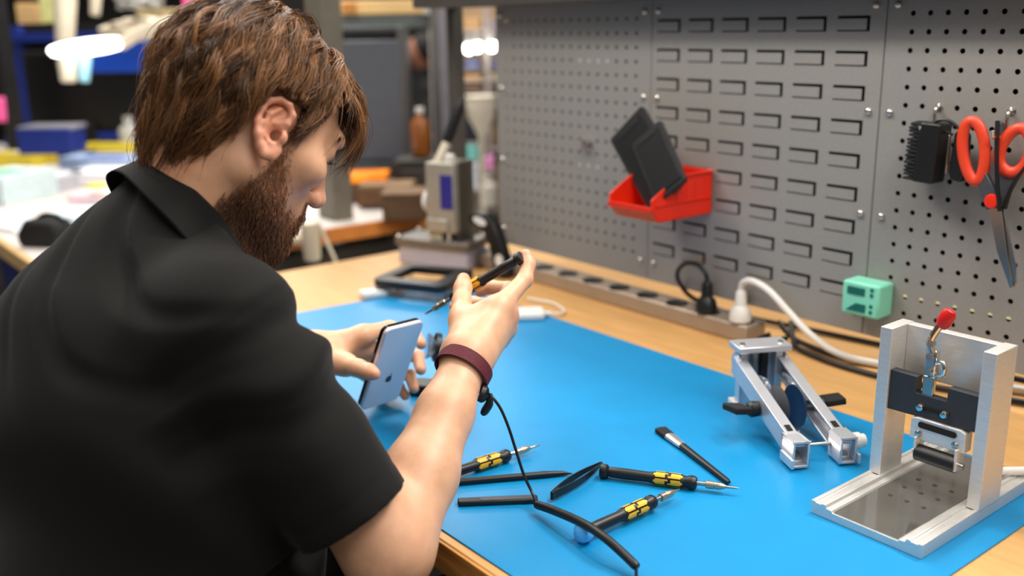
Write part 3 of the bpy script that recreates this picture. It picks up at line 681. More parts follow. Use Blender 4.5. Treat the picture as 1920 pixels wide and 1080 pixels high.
# ---------------------------------------------------------------- black tray frame on clear base, adapters
t = thing('magnifier_frame', 'black square frame on a clear acrylic base, on the mat behind the screwdriver tip', 'frame', (-1.655,1.09,MT), R(27))
_c = Vector((-1.655,1.085,MT))
_x = Vector((math.cos(R(27)), math.sin(R(27)), 0)); _y = Vector((-_x.y,_x.x,0))
b = MB(); o_ = rrect(0.165,0.150,0.018); i_ = rrect(0.105,0.098,0.012)
rows = [[_c+_x*p[0]+_y*p[1]+Vector((0,0,0.020)) for p in o_], [_c+_x*p[0]+_y*p[1]+Vector((0,0,0.036)) for p in o_],
        [_c+_x*p[0]+_y*p[1]+Vector((0,0,0.038)) for p in i_], [_c+_x*p[0]+_y*p[1]+Vector((0,0,0.022)) for p in i_]]
b.sheet(rows+[rows[0]], closed=True); b.build('frame', M_BLACK, t, bevel=0.001)
MB().prism(rrect(0.155,0.140,0.012), _c+Vector((0,0,0.0008)), _x, _y, (0,0,0.004)).build('clear_base', M_CLEAR, t)
for a in (-1, 1):
    for e in (-1, 1):
        p = _c+_x*(0.070*a)+_y*(0.063*e)
        MB().cyl(p+Vector((0,0,0.0045)), p+Vector((0,0,0.0205)), 0.005, n=14).build('spacer', M_CLEAR, t)
def adapter(lab, c, rz, L, W, H, cord):
    t = thing('cable_adapter', lab, 'adapter', c, rz)
    MB().prism(rrect(L,W,0.008), (0,0,0.0006), (1,0,0), (0,1,0), (0,0,H)).build('housing', M_WHITE, t, bevel=0.003, local=True)
    MB().box((L/2+0.006,0,H*0.5), (0.014,0.010,0.006)).build('connector', M_WHITE, t, bevel=0.001, local=True)
    MB().tube(smooth_path(cord,6), 0.0022, 8).build('cord', M_WHITE, t)
adapter('flat white adapter with a thin cord, on the mat back edge under the raised hand', (-1.375,1.115,MT), R(55), 0.085, 0.050, 0.013, [(-1.352,1.15,MT+0.007),(-1.335,1.165,MT+0.006),(-1.345,1.195,MT+0.003),(-1.40,1.215,MT+0.003),(-1.46,1.20,MT+0.003)])
adapter('small white adapter lying on the mat left of the black frame', (-1.690,0.985,MT), R(75), 0.060, 0.030, 0.014, [(-1.69,1.02,MT+0.006),(-1.70,1.04,MT+0.004),(-1.74,1.05,MT+0.003),(-1.76,1.02,MT+0.003)])

# ---------------------------------------------------------------- lever press
pr_ = thing('lever_press', 'grey metal lever press with black handle on a block, at the bench far end', 'press', (-1.84,1.24,TT))
A0 = Vector((-1.9141,1.1773,TT)); fx = Vector((math.cos(R(23.3)), math.sin(R(23.3)), 0)); fy = Vector((-fx.y,fx.x,0)); uz = Vector((0,0,1))
MM = Matrix((fx, fy, uz)).transposed()
def pbx(name, x0, x1, y0, y1, z0, z1, m, bev=0.003):
    c = A0+fx*((x0+x1)/2)+fy*((y0+y1)/2)+uz*((z0+z1)/2)
    return MB().box(c, (x1-x0, y1-y0, z1-z0), MM).build(name, m, pr_, bevel=bev)
M_PRESSB = mat('press_base_metal', (176,178,200), 0.35, metal=0.15, var=0.05)
pbx('base_block', 0.006, 0.190, 0.006, 0.094, 0.0, 0.044, M_PRESSB)
pbx('base_plate', 0, 0.196, 0, 0.100, 0.044, 0.062, mat('press_plate_steel', (112,110,108), 0.3, metal=0.5), 0.002)
for a, b_ in ((0.008,0.008),(0.188,0.008),(0.188,0.092),(0.008,0.092)):
    p = A0+fx*a+fy*b_+uz*0.062
    MB().lathe([(0.006,0),(0.006,0.004),(0.0001,0.006)], p, uz, 14).build('cap_screw', M_CHROME, pr_)
pbx('column', 0.083, 0.158, 0.012, 0.098, 0.080, 0.238, M_PRESS)
pbx('column_side', 0.130, 0.1588, 0.030, 0.0985, 0.062, 0.2385, M_PRESSD, 0.002)
pbx('ram', 0.085, 0.142, 0.004, 0.030, 0.082, 0.112, M_PRESS)
for k in range(4): pbx('ram_pin', 0.086+0.010*k, 0.092+0.010*k, 0.012, 0.020, 0.062, 0.083, M_CREAM, 0.001)
pbx('ram_pin', 0.122, 0.132, 0.012, 0.020, 0.062, 0.083, M_DARKGAP, 0.001)
pbx('ram_pin', 0.136, 0.141, 0.012, 0.020, 0.062, 0.083, M_CREAM, 0.001)
pbx('label_plate', 0.122, 0.1535, 0.0105, 0.0125, 0.135, 0.212, M_NAVY, 0.0005)
pbx('cover_plate', 0.092, 0.110, 0.075, 0.0985, 0.238, 0.247, M_WHITE, 0.002)
kn = A0+fx*0.082+fy*0.045+uz*0.145
MB().lathe([(0.006,0),(0.010,0.003),(0.026,0.006),(0.027,0.012),(0.024,0.017),(0.0001,0.019)], kn, tuple(-fx), 24).build('knob', M_WHITE, pr_)
l0 = A0+fx*0.100+fy*0.04+uz*0.235
MB().tube([l0, l0+Vector((0.010,0.020,0.044))], 0.010, 14).build('lever', M_CREAM, pr_)
MB().tube([l0+Vector((0.008,0.016,0.036)), l0+Vector((0.012,0.024,0.055)), l0+Vector((0.022,0.044,0.115)), l0+Vector((0.027,0.054,0.138))], [0.008,0.0115,0.0125,0.007], 14).build('lever_grip', M_BLACK, pr_)

# ---------------------------------------------------------------- black arched tool with white ovals
t = thing('tape_dispenser', 'black arched dispenser with two white oval stickers, right of the press', 'dispenser', (-1.66,1.30,TT))
arch = [(-0.055,0.125),(-0.045,0.137),(-0.010,0.138),(0.012,0.120),(0.028,0.085),(0.045,0.030),(0.048,0.0),(0.012,0.0),(0.010,0.030),(0.0,0.070),(-0.014,0.098),(-0.035,0.110),(-0.052,0.112)]
dx_ = Vector((0.62,0.78,0)).normalized()
dx_ = Vector((0.96,0.28,0)).normalized(); dn_ = Vector((0.28,-0.96,0))
oo = Vector((-1.672,1.288,TT+0.0008))
MB().prism(arch, oo, dx_, (0,0,1), dn_*0.030).build('body', M_BLACK, t, bevel=0.003)
for (u_, v_, a_, b_, r0) in ((-0.022,0.1215,0.018,0.0085,-0.3),(0.028,0.040,0.0105,0.0135,0.0)):
    pts = [(u_+a_*math.cos(q_)*math.cos(r0)-b_*math.sin(q_)*math.sin(r0), v_+a_*math.cos(q_)*math.sin(r0)+b_*math.sin(q_)*math.cos(r0)) for q_ in [2*math.pi*k/24 for k in range(24)]]
    MB().prism(pts, oo+dn_*0.0295, dx_, (0,0,1), dn_*0.0012).build('sticker', M_WHITE, t)

# ================================================================ BACKGROUND: next bench along the row
nb = thing('workbench', 'cluttered neighbouring workbench behind the man, with light wood edge', 'workbench', (-3.9,1.0,0))
MB().box((-3.90, 1.05, 0.782), (3.06, 1.05, 0.036)).build('tabletop', mat('clutter_bench_top', (214,206,200), 0.6, var=0.08, scale=6), nb, bevel=0.003)
MB().box((-3.90, 0.531, 0.782), (3.07, 0.02, 0.042)).build('edge_band', mat('pale_edge', (214,176,120), 0.5, var=0.1), nb, bevel=0.003)
MB().box((-2.366, 1.05, 0.782), (0.014, 1.06, 0.042)).build('edge_band', mat('orange_edge', (196,120,52), 0.5, var=0.12), nb, bevel=0.003)
for x in (-2.45, -5.3):
    for y in (0.66, 1.5):
        MB().box((x,y,0.381), (0.06,0.06,0.76)).build('leg', M_FRAME, nb, bevel=0.004)
MB().box((-2.45,1.08,0.68), (0.05,0.8,0.10)).build('rail', M_FRAME, nb, bevel=0.004)
M_POST = mat('olive_grey_post', (104,98,86), 0.5, var=0.08)
MB().box((-2.50, 1.345, 1.31), (0.10, 0.06, 1.02)).build('upright', M_POST, nb, bevel=0.004)
# black post at the far left with pink notes
t = thing('steel_post', 'black steel post standing on the cluttered bench at the far left edge', 'post', tuple((-4.5818, 0.9762, 1.1404)[0:2])+(0.8,))
MB().box(tuple(Vector((-4.5818, 0.9762, 1.1404))*1.0), (0.100,0.062,0.02)).build('band', M_BLACKM, t)
px, py_ = (-4.5818, 0.9762, 1.1404)[0:2]
MB().box((px,py_,1.407), (0.096,0.058,1.190)).build('shaft', M_BLACKM, t, bevel=0.004)
MB().box((px,py_,0.8065), (0.15,0.11,0.012)).build('foot_plate', M_BLACKM, t, bevel=0.003)
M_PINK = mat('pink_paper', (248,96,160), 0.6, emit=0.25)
def note(lab, x, y, d, w_, h_, m=M_PINK, name='sticky_note', cat='note'):
    p = Vector(d); n = Vector((0.7559,-0.6011,0)).normalized(); s = Vector((0.6258,0.7798,0)).normalized(); b = MB()
    rows = []
    for k in range(5):
        v = k/4-0.5
        rows.append([tuple(p+s*(w_*u)+Vector((0,0,h_*v))+n*(0.01*(0.5-v)**2)) for u in (-0.5,-0.25,0,0.25,0.5)])
    o = b.sheet(rows).build(name, m, solid=0.001); return tag(o, lab, cat)
note('pink paper note stuck on the black post at the far left', 0, 0, (-4.5023, 0.9113, 1.0283), 0.060, 0.10)
note('pink paper note hanging high behind the man\'s hair', 0, 0, (-3.6590, 1.4290, 1.4281), 0.055, 0.07)

M_BLUEB = mat('blue_bin_plastic', (16,72,186), 0.4, var=0.08)
M_BLUEN = mat('navy_shelf_paint', (14,40,124), 0.45, var=0.1)
# blue shelving frame
t = thing('shelf_rack', 'dark blue shelving frame behind the black monitor', 'shelf', (-4.3,1.1,0.8))
s_ = Vector((0.6258,0.7798,0)).normalized(); n_ = Vector((0.7798,-0.6258,0))
def bgbox(name, m, parent, d0, w_, h_, dp, bev=0.004):
    MMb = Matrix((s_, -n_, Vector((0,0,1)))).transposed()
    return MB().box(Vector(d0), (w_, dp, h_), MMb).build(name, m, parent, bevel=bev)
for _x in (46, 350):
    _u = Vector((-5.1915, 1.1738, 1.0617)) if _x == 46 else Vector((-4.7067, 1.7779, 1.0490))
    bgbox('upright', M_BLUEN, t, (_u.x,_u.y,1.08), 0.055, 0.555, 0.05)
bgbox('shelf_board', M_BLUEN, t, (-4.9960, 1.5252, 1.3062), 0.86, 0.038, 0.25)
bgbox('shelf_board', M_BLUEN, t, (-4.9027, 1.4406, 0.8388), 0.86, 0.03, 0.25)
# monitor
t = thing('monitor', 'black monitor standing on the cluttered bench under the blue bin', 'monitor', (-4.2,1.2,0.8))
bgbox('screen_bezel', M_BLACKM, t, (-4.6283, 1.3044, 1.0728), 0.53, 0.355, 0.04)
bgbox('screen', M_BLACKG, t, (-4.6017, 1.2969, 1.0742), 0.50, 0.32, 0.006, 0.001)
_p = Vector((-4.6012, 1.2824, 0.8655)); MB().box((_p.x,_p.y,0.876), (0.06,0.05,0.14)).build('stand', M_BLACKM, t, bevel=0.004)
MB().box((_p.x,_p.y,0.807), (0.20,0.16,0.012)).build('stand_base', M_BLACKM, t, bevel=0.003)
t = thing('storage_bin', 'bright blue storage bin on the rack behind the ring lamp', 'bin', (-4.3211, 1.4013, 1.1730))
bgbox('bin_body', M_BLUEB, t, (-4.2964, 1.4062, 1.2280), 0.31, 0.125, 0.14)
bgbox('rim', M_BLUEB, t, (-4.3080, 1.4167, 1.2862), 0.33, 0.014, 0.16)
_b = Vector((-4.5177, 1.6047, 1.2534)); bgbox('support_arm', M_BLUEN, t, tuple(_b), 0.03, 0.03, 0.62)
t = thing('storage_box', 'navy blue box with a grey lid beside the monitor on the cluttered bench', 'box', (-4.0304, 0.9831, 0.8988))
bgbox('box_body', M_BLUEN, t, (-4.0400, 0.9863, 0.9342), 0.20, 0.095, 0.14)
bgbox('lid', mat('grey_lid', (128,128,136), 0.5), t, (-4.0494, 0.9948, 0.9813), 0.205, 0.016, 0.145)
# ring lamp
M_LAMP = mat('lamp_diffuser', (255,250,246), 0.5, emit=6.0, var=0.0)
t = thing('ring_lamp', 'glowing white ring lamp on a white arm over the cluttered bench', 'lamp', (-3.5394, 1.0152, 1.2772))
lc = Vector((-3.5394, 1.0152, 1.2772))
tn = Vector((0.35,-0.12,0.93)).normalized()
b = MB(); b.lathe([(0.085,0.0),(0.122,0.0),(0.125,0.007),(0.122,0.013),(0.085,0.013)], lc, (0.10,-0.14,0.98), 40)
b.sheet([]) if False else None
b.build('shade', M_LAMP, t)
MB().lathe([(0.0001,0.0),(0.118,0.0),(0.118,-0.006),(0.0001,-0.012)], lc, (0.10,-0.14,0.98), 40).build('diffuser', M_LAMP, t)
MB().tube(smooth_path([lc+s_*0.11+Vector((0,0,0.008)), lc+s_*0.20+Vector((0,0,0.055)), lc+s_*0.29+Vector((0,0,0.075)), (-3.4617, 1.2880, 1.2972)],6), [0.020]*13+[0.026]*6, 12).build('lamp_arm', M_CREAM, t)
_q = Vector((-3.4617, 1.2880, 1.2972)); MB().tube([_q, (_q.x,_q.y,0.82)], 0.016, 12).build('lamp_stand', M_CREAM, t)
MB().lathe([(0.09,0),(0.09,0.012),(0.03,0.022),(0.016,0.03)], (_q.x,_q.y,0.8005), (0,0,1), 24).build('lamp_base', M_CREAM, t)
# white bottle and pale blue bottle hung under the lamp, cups above
def bottle(lab, d, h, r, m, name='bottle', cat='bottle', neck=True):
    t = thing(name, lab, cat, d)
    pr0 = [(r*0.9,0),(r,0.004),(r,h*0.68),(r*0.55,h*0.80)]
    if neck: pr0 += [(r*0.38,h*0.84),(r*0.38,h*0.9)]
    MB().lathe(pr0, d, (0,0,1), 20).build('body', m, t)
    MB().lathe([(r*0.46,h*0.89),(r*0.46,h),(0.0001,h*1.01)], d, (0,0,1), 16).build('cap', M_WHITE, t)
    return t
M_PALEB = mat('pale_blue_plastic', (150,206,226), 0.4)
def hang(lab, top, bot, r, m, name, cat):
    t = thing(name, lab, cat, bot); a = Vector(top); b_ = Vector(bot); h = (a-b_).length
    MB().lathe([(r*0.75,0),(r*0.82,h*0.03),(r,h*0.9),(r*0.94,h),(r*0.88,h)], b_, a-b_, 20).build('body', m, t)
    MB().tube(smooth_path([a+Vector((0.012,0,-0.004)), a+Vector((0.006,0,0.02)), a+Vector((-0.006,0,0.02)), a+Vector((-0.012,0,-0.004))],5), 0.003, 8).build('loop', m, t)
hang('white tube hanging below the ring lamp, left one', (-3.7135, 0.9909, 1.2657), (-3.6877, 0.9800, 1.1653), 0.034, M_CREAM, 'cup', 'cup')
hang('pale blue tube hanging below the ring lamp, right one', (-3.6689, 1.0403, 1.2503), (-3.6537, 1.0216, 1.1626), 0.022, M_PALEB, 'cup', 'cup')
hang('tall white roll standing over the lamp at the left', (-3.8956, 1.0605, 1.4565), (-3.8630, 1.0309, 1.2929), 0.040, M_CREAM, 'paper_roll', 'roll')
hang('white tube hanging at the top edge, middle of the rack', (-3.9890, 1.1975, 1.4675), (-3.9760, 1.1803, 1.3901), 0.022, M_CREAM, 'cup', 'cup')
t = thing('plastic_sheet', 'crumpled white plastic wrap draped over the rack beside the ring lamp', 'plastic', (-4.0562, 1.3840, 1.3247))
def crumple(name, m, parent, d0, w_, h_, seed, amp=0.03):
    rnd = random.Random(seed); rows = []; d0 = Vector(d0); nx, nz = 12, 8
    for j in range(nz+1):
        rows.append([tuple(d0+s_*(w_*(i/nx-0.5)+rnd.uniform(-1,1)*w_*0.02)+Vector((0,0,h_*(j/nz-0.5)*(0.55+0.45*math.sin(math.pi*i/nx))+0.35*h_*math.sin(3.0*i/nx)*0.5))+n_*rnd.uniform(-amp,amp)) for i in range(nx+1)])
    return MB().sheet(rows).build(name, m, parent, solid=0.002)
crumple('wrap', M_CREAM, t, (-4.0099, 1.3574, 1.3209), 0.33, 0.09, 4)
t = thing('cardboard_box', 'tan box on the rack at the upper left', 'box', (-4.3483, 1.0507, 1.4034))
bgbox('carton', mat('tan_card', (214,176,120), 0.7), t, (-4.3506, 1.0470, 1.4015), 0.08, 0.075, 0.08)
bgbox('flap', mat('tan_card_dark', (190,150,98), 0.7), t, (-4.3583, 1.0540, 1.4402), 0.084, 0.006, 0.084, 0.001)
t = thing('paper_pack', 'pale yellow packet standing on the rack beside the white roll', 'packet', (-4.1976, 1.0769, 1.4105))
bgbox('packet', mat('pale_yellow', (226,226,150), 0.6), t, (-4.2536, 1.0918, 1.4155), 0.06, 0.10, 0.03)
bgbox('seal', M_WHITE, t, (-4.2620, 1.0995, 1.4579), 0.06, 0.012, 0.032, 0.001)
t = thing('plastic_bag', 'crumpled white bag at the top of the rack above the wrap', 'bag', (-4.1489, 1.3954, 1.4285))
crumple('bag', M_WHITE, t, (-4.1412, 1.4086, 1.4365), 0.19, 0.07, 9)
t = thing('cardboard_box', 'tan lidded box under the white bag on the rack', 'box', (-4.1312, 1.4808, 1.3820))
bgbox('carton', mat('tan_card2', (176,156,112), 0.7), t, (-4.1348, 1.4782, 1.3863), 0.14, 0.035, 0.1)
bgbox('lid', mat('tan_card3', (206,186,142), 0.7), t, (-4.1389, 1.4820, 1.4072), 0.15, 0.012, 0.11, 0.002)

# clutter on the neighbouring bench
rnd = random.Random(11)
M_PAPER = mat('white_paper', (232,232,236), 0.7, var=0.03, emit=0.06)  # faint glow added to the paper to lift its brightness
cols = {'white':M_PAPER,'pink':mat('pink_sheet',(246,220,232),0.7),'green':mat('green_print',(120,206,150),0.7),'blue':mat('blue_print',(178,202,240),0.7),'yellow':mat('yellow_card',(236,212,60),0.6),'cyan':mat('cyan_sheet',(216,236,240),0.7),'grey':mat('grey_sheet',(196,196,204),0.7),'deepblue':mat('deep_blue_card',(40,80,180),0.6)}
def packet(lab, xy, w_, d_, h_, rz, c1, c2=None, name='paper_stack', cat='papers', z=0.8005):
    t = thing(name, lab, cat, (xy[0], xy[1], z), rz)
    MB().box((0,0,h_/2), (w_,d_,h_)).build('stack', cols[c1], t, bevel=0.002, local=True)
    if c2: MB().box((w_*0.08,-d_*0.1,h_+0.001), (w_*0.55,d_*0.5,0.002)).build('top_sheet', cols[c2], t, local=True)
    return t
items = [
 ('green and white printed box at the left end of the cluttered bench', (-3.5666, 0.7171, 0.8000)[:2], .20,.22,.09,.5,'cyan','green','printed_box','box'),
 ('flat white paper stack at the left front of the cluttered bench', (-3.0242, 0.6193, 0.8000)[:2], .20,.14,.012,.3,'white','cyan','paper_stack','papers'),
 ('thin white envelope nearest the wood edge of the cluttered bench', (-2.8625, 0.6622, 0.8000)[:2], .16,.10,.008,.8,'white','blue','envelope','envelope'),
 ('grey and white paper stack in the middle of the cluttered bench', (-3.6994, 0.8938, 0.8000)[:2], .17,.19,.05,.7,'grey','white','paper_stack','papers'),
 ('pale cyan sheet stack beside the man\'s left shoulder', (-3.0211, 0.8066, 0.8000)[:2], .22,.18,.02,.9,'cyan','white','paper_stack','papers'),
 ('pink sheet stack just above the man\'s left shoulder', (-3.2763, 0.9586, 0.8000)[:2], .22,.16,.03,.7,'pink','white','paper_stack','papers'),
 ('white paper stack right of the grey one on the cluttered bench', (-3.6846, 1.0445, 0.8000)[:2], .19,.18,.05,.7,'white','pink','paper_stack','papers'),
 ('blue printed packet behind the papers near the collar', (-4.1015, 1.1825, 0.8000)[:2], .30,.14,.05,.75,'blue','deepblue','packet','packet'),
 ('yellow packet at the back of the cluttered bench, right one', (-4.3407, 1.2817, 0.8000)[:2], .22,.10,.07,.75,'yellow','yellow','packet','packet'),
 ('yellow packet at the back of the cluttered bench under the navy box', (-4.4219, 1.1094, 0.8000)[:2], .24,.12,.06,.75,'yellow','white','packet','packet'),
 ('yellow packet beside the black post at the left', (-4.4083, 0.9438, 0.8000)[:2], .16,.10,.06,.75,'yellow','grey','packet','packet'),
 ('small yellow label pad lying among the white papers', (-3.2446, 0.9056, 0.8550)[:2], .07,.05,.010,.3,'yellow',None,'label_pad','pad'),
]
for (lab, xy, a, b_, h_, rz, c1, c2, nm, ct) in items:
    packet(lab, xy, a, b_, h_, rz, c1, c2, nm, ct, 0.8005 if nm != 'label_pad' else 0.853)
bottle('white spray bottle standing behind the man\'s collar', tuple((-4.4205, 1.3978, 0.8000)[:2])+(0.8005,), 0.17, 0.045, M_WHITE)
bottle('small clear bottle standing between the navy box and the rack', tuple((-4.7017, 1.2803, 0.8000)[:2])+(0.8005,), 0.13, 0.03, M_CREAM)
t = thing('tape_roll', 'black roll of tape lying between the yellow packets', 'tape', tuple((-4.3396, 1.1445, 0.8000)[:2])+(0.8005,))
MB().lathe([(0.03,0.0),(0.07,0.0),(0.07,0.05),(0.03,0.05),(0.03,0.0)], t.location, (0,0,1), 24).build('roll', M_BLACKM, t)
t = thing('tool_bag', 'black cloth bag at the front of the cluttered bench by the man\'s shoulder', 'bag', tuple((-2.6658, 0.5825, 0.8000)[:2])+(0.8005,))
MB().prism([(-0.09,0),(0.09,0),(0.10,0.05),(0.07,0.085),(-0.06,0.09),(-0.10,0.04)], tuple((-2.6658, 0.5825, 0.8000)[:2])+(0.8005,), (0.47,0.41,0), (0,0,0.8), (-0.05,0.06,0)).build('bag', M_BLACKM, t, bevel=0.012)
_q = Vector(tuple((-2.6658, 0.5825, 0.8000)[:2])+(0.8005,)); MB().tube(smooth_path([_q+Vector((-0.05,0.00,0.05)),_q+Vector((-0.03,0.03,0.078)),_q+Vector((0.0,0.06,0.072)),_q+Vector((0.01,0.07,0.045))],5), 0.006, 8).build('strap', M_BLACKM, t)
# dark things under the neighbouring bench
t = thing('storage_bin', 'dark blue bin under the neighbouring bench at the left edge', 'bin', (-2.75,0.70,0))
MB().box((-2.95,0.74,0.55), (0.5,0.3,0.28)).build('bin_body', M_BLUEN, t, bevel=0.01); MB().box((-2.95,0.74,0.695), (0.52,0.32,0.016)).build('rim', M_BLUEN, t, bevel=0.004)
MB().box((-2.95,0.74,0.20), (0.46,0.28,0.40)).build('pedestal', M_BLACKM, t, bevel=0.01)

# grey cabinet and beam behind, amber tray, bottles, window shelf with lamps
M_CAB = mat('slate_cabinet', (62,64,68), 0.5, var=0.06, scale=4)
t = thing('metal_cabinet', 'dark slate metal cabinet behind the man\'s forehead', 'cabinet', (-2.9,1.75,0))
sc2 = Vector((0.6258,0.7798,0)).normalized()
bgbox('body', M_CAB, t, tuple(Vector((-3.0505, 1.8175, 1.0951))), 0.255, 0.47, 0.16)
bgbox('door', mat('slate_door',(84,88,96),0.4,var=0.04), t, (-2.9435, 1.7485, 1.0859), 0.200, 0.40, 0.012)
bgbox('top_trim', M_BLACKM, t, (-2.9785, 1.7830, 1.3063), 0.215, 0.026, 0.02)
bgbox('side_frame', mat('slate_side',(82,80,78),0.5), t, (-2.8927, 1.8442, 1.0826), 0.026, 0.50, 0.05)
bgbox('plinth', M_CAB, t, tuple(Vector((-2.9747, 1.7486, 0.7147))[:2])+(0.44,), 0.20, 0.88, 0.14)
t = thing('steel_gantry', 'grey green steel frame of beam and posts around the cabinet', 'frame', (-2.75,1.9,0))
bgbox('beam', mat('grey_green_paint',(100,106,104),0.5), t, (-3.1801, 1.9966, 1.3481), 0.42, 0.055, 0.06)
M_LPOST = mat('light_post', (150,146,156), 0.35, metal=0.3)
_g = Vector((-3.0052, 2.0851, 1.0435)); bgbox('post', mat('grey_post2',(112,110,106),0.5), t, (_g.x,_g.y,0.72), 0.075, 1.42, 0.06)
_g = Vector((-2.9193, 2.0302, 1.0515)); bgbox('trim', M_LPOST, t, (_g.x,_g.y,0.9), 0.022, 1.1, 0.02)
t = thing('wooden_shelf', 'pale wooden board on top of the grey beam', 'board', (-3.1673, 1.9506, 1.3967))
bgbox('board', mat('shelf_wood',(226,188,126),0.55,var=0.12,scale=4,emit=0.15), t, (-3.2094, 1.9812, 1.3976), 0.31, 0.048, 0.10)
bgbox('end_cap', M_WHITE, t, (-3.0759, 2.0811, 1.3943), 0.03, 0.05, 0.10)
bgbox('edge_strip', mat('orange_wood',(206,140,66),0.5), t, (-3.2273, 1.8426, 1.3984), 0.05, 0.04, 0.02)
t = thing('amber_tray', 'glowing amber plastic tray on the neighbouring bench behind the man\'s nose', 'tray', (-2.6902, 1.5668, 0.8523))
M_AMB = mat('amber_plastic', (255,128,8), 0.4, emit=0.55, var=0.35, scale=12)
bgbox('tray', M_AMB, t, (-2.6927, 1.5645, 0.8540), 0.125, 0.062, 0.10); bgbox('tray_rim', M_AMB, t, (-2.6988, 1.5701, 0.8848), 0.132, 0.008, 0.11, 0.002)
_h = Vector((-2.7009, 1.5663, 0.8052)); bgbox('riser', mat('brown_riser',(96,66,40),0.6), t, (_h.x,_h.y,0.834), 0.16, 0.062, 0.12)
t = thing('wooden_block', 'brown wooden riser on the neighbouring bench right of the amber tray', 'block', (-2.5377, 1.5881, 0.8427))
_h = Vector((-2.5715, 1.5655, 0.8115)); bgbox('block', mat('brown_block',(110,76,46),0.6,var=0.2), t, (_h.x,_h.y,0.835), 0.17, 0.055, 0.13); bgbox('block_top', mat('brown_block_top',(140,110,78),0.6,var=0.2), t, (_h.x,_h.y,0.866), 0.16, 0.008, 0.12, 0.002)
t = thing('wooden_block', 'dark wooden crate at the corner of the neighbouring bench left of the press', 'block', (-2.1875, 1.3561, 0.8265))
_h = Vector((-2.3448, 1.4853, 0.8135)); bgbox('block', mat('dark_crate',(84,60,40),0.6,var=0.2), t, (_h.x,_h.y,0.842), 0.12, 0.07, 0.12); bgbox('block_top', mat('dark_crate_top',(112,84,56),0.6,var=0.2), t, (_h.x,_h.y,0.88), 0.125, 0.008, 0.125, 0.002)
t = bottle('amber brown bottle with a pale cap left of the press handle', tuple((-2.6862, 1.7687, 0.9228)), 0.155, 0.030, mat('amber_bottle',(150,88,34),0.35))
_p = Vector((-2.6835, 1.7663, 0.9094)); t2 = thing('instrument_box', 'dark grey equipment box under the brown bottle, left of the press', 'box', (_p.x,_p.y,0))
bgbox('case', mat('dark_box',(58,54,50),0.6), t2, (_p.x,_p.y,float((-2.6862, 1.7687, 0.9228)[2])/2-0.002), 0.16, float((-2.6862, 1.7687, 0.9228)[2])-0.004, 0.16)
bgbox('front_panel', mat('dark_box_panel',(74,68,62),0.5), t2, tuple(Vector((_p.x,_p.y,0.84))+n_*0.085), 0.12, 0.10, 0.01, 0.002)
t = thing('white_bottle', 'white cream bottle hanging at the bench end below the man\'s chin', 'bottle', (-2.2693, 1.1444, 0.7479))
_w = Vector((-2.2693, 1.1444, 0.7479)); MB().box((-2.345,_w.y,0.79), (0.03,0.03,0.02)).build('bracket', M_CREAM, t, bevel=0.003)
MB().lathe([(0.019,0),(0.022,0.006),(0.024,0.082),(0.026,0.090),(0.026,0.100),(0.016,0.104)], _w, (0,0,1), 20).build('body', M_CREAM, t)
MB().tube(smooth_path([_w+Vector((0.0,0,0.092)), _w+s_*0.02+Vector((0,0,0.10)), _w+s_*0.04+Vector((0,0,0.05)), _w+s_*0.065+Vector((0,0,-0.02))],5), 0.005, 8).build('hose', M_CREAM, t)
t = thing('stool', 'dark stool with white seat cover below the neighbouring bench', 'stool', (-2.2,1.5,0))
_k = Vector((-2.20,1.30,0)); MB().lathe([(0.13,0),(0.145,0.02),(0.13,0.05),(0.0001,0.055)], (_k.x,_k.y,0.62), (0,0,1), 28).build('seat', M_CREAM, t)
for k in range(4):
    a = R(45+90*k); MB().tube([(_k.x+0.11*math.cos(a),_k.y+0.11*math.sin(a),0.63), (_k.x+0.17*math.cos(a),_k.y+0.17*math.sin(a),0.001)], 0.014, 10).build('leg', M_FRAME, t)

# shelf seen in the gap between post and panel
t = thing('storage_rack', 'pale storage rack seen in the gap left of the perforated panel', 'rack', tuple(Vector((-3.9822, 2.9887, 0.5874))[:2])+(0,))
t_rack = t; M_RSH = mat('rack_board', (150,140,134), 0.5)
_r = Vector((-4.0501, 3.0503, 0.9277))
bgbox('back', mat('rack_back',(176,150,120),0.7,var=0.15,scale=5), t, tuple(Vector((_r.x,_r.y,0.9))-n_*0.10), 0.50, 1.8, 0.02)
for z in (0.40, 0.72, 0.94, 1.06, 1.30):
    bgbox('shelf_board', mat('rack_shelf%d'%int(z*100),(150,140,134),0.5), t, (_r.x,_r.y,z), 0.50, 0.018, 0.20)
for s in (-0.24, 0.03, 0.24):
    bgbox('post', mat('rack_post%d'%int(s*100+50),(176,166,160),0.5), t, tuple(Vector((_r.x,_r.y,0.9))+s_*s+n_*0.09), 0.022, 1.8, 0.02)
M_SPOT = mat('spot_lamp', (255,252,246), 0.5, emit=14.0, var=0)
def spot(lab, d):
    t = thing('spot_lamp', lab, 'lamp', d)
    MB().ell(d, (0.024,0.024,0.024)).build('bulb', M_SPOT, t)
    MB().tube([Vector(d)+Vector((0,0,0.02)), Vector(d)+Vector((0,0,0.06))], [0.014,0.008], 12).build('socket', M_WHITE, t)
spot('bright round lamp in the gap left of the panel, leftmost', (-3.9435, 2.8947, 1.2201)); spot('bright round lamp in the gap left of the panel, middle one', (-3.9192, 2.9281, 1.2269)); spot('bright round lamp in the gap left of the panel, right one', (-3.8762, 2.9828, 1.2282))
RACK = t_rack
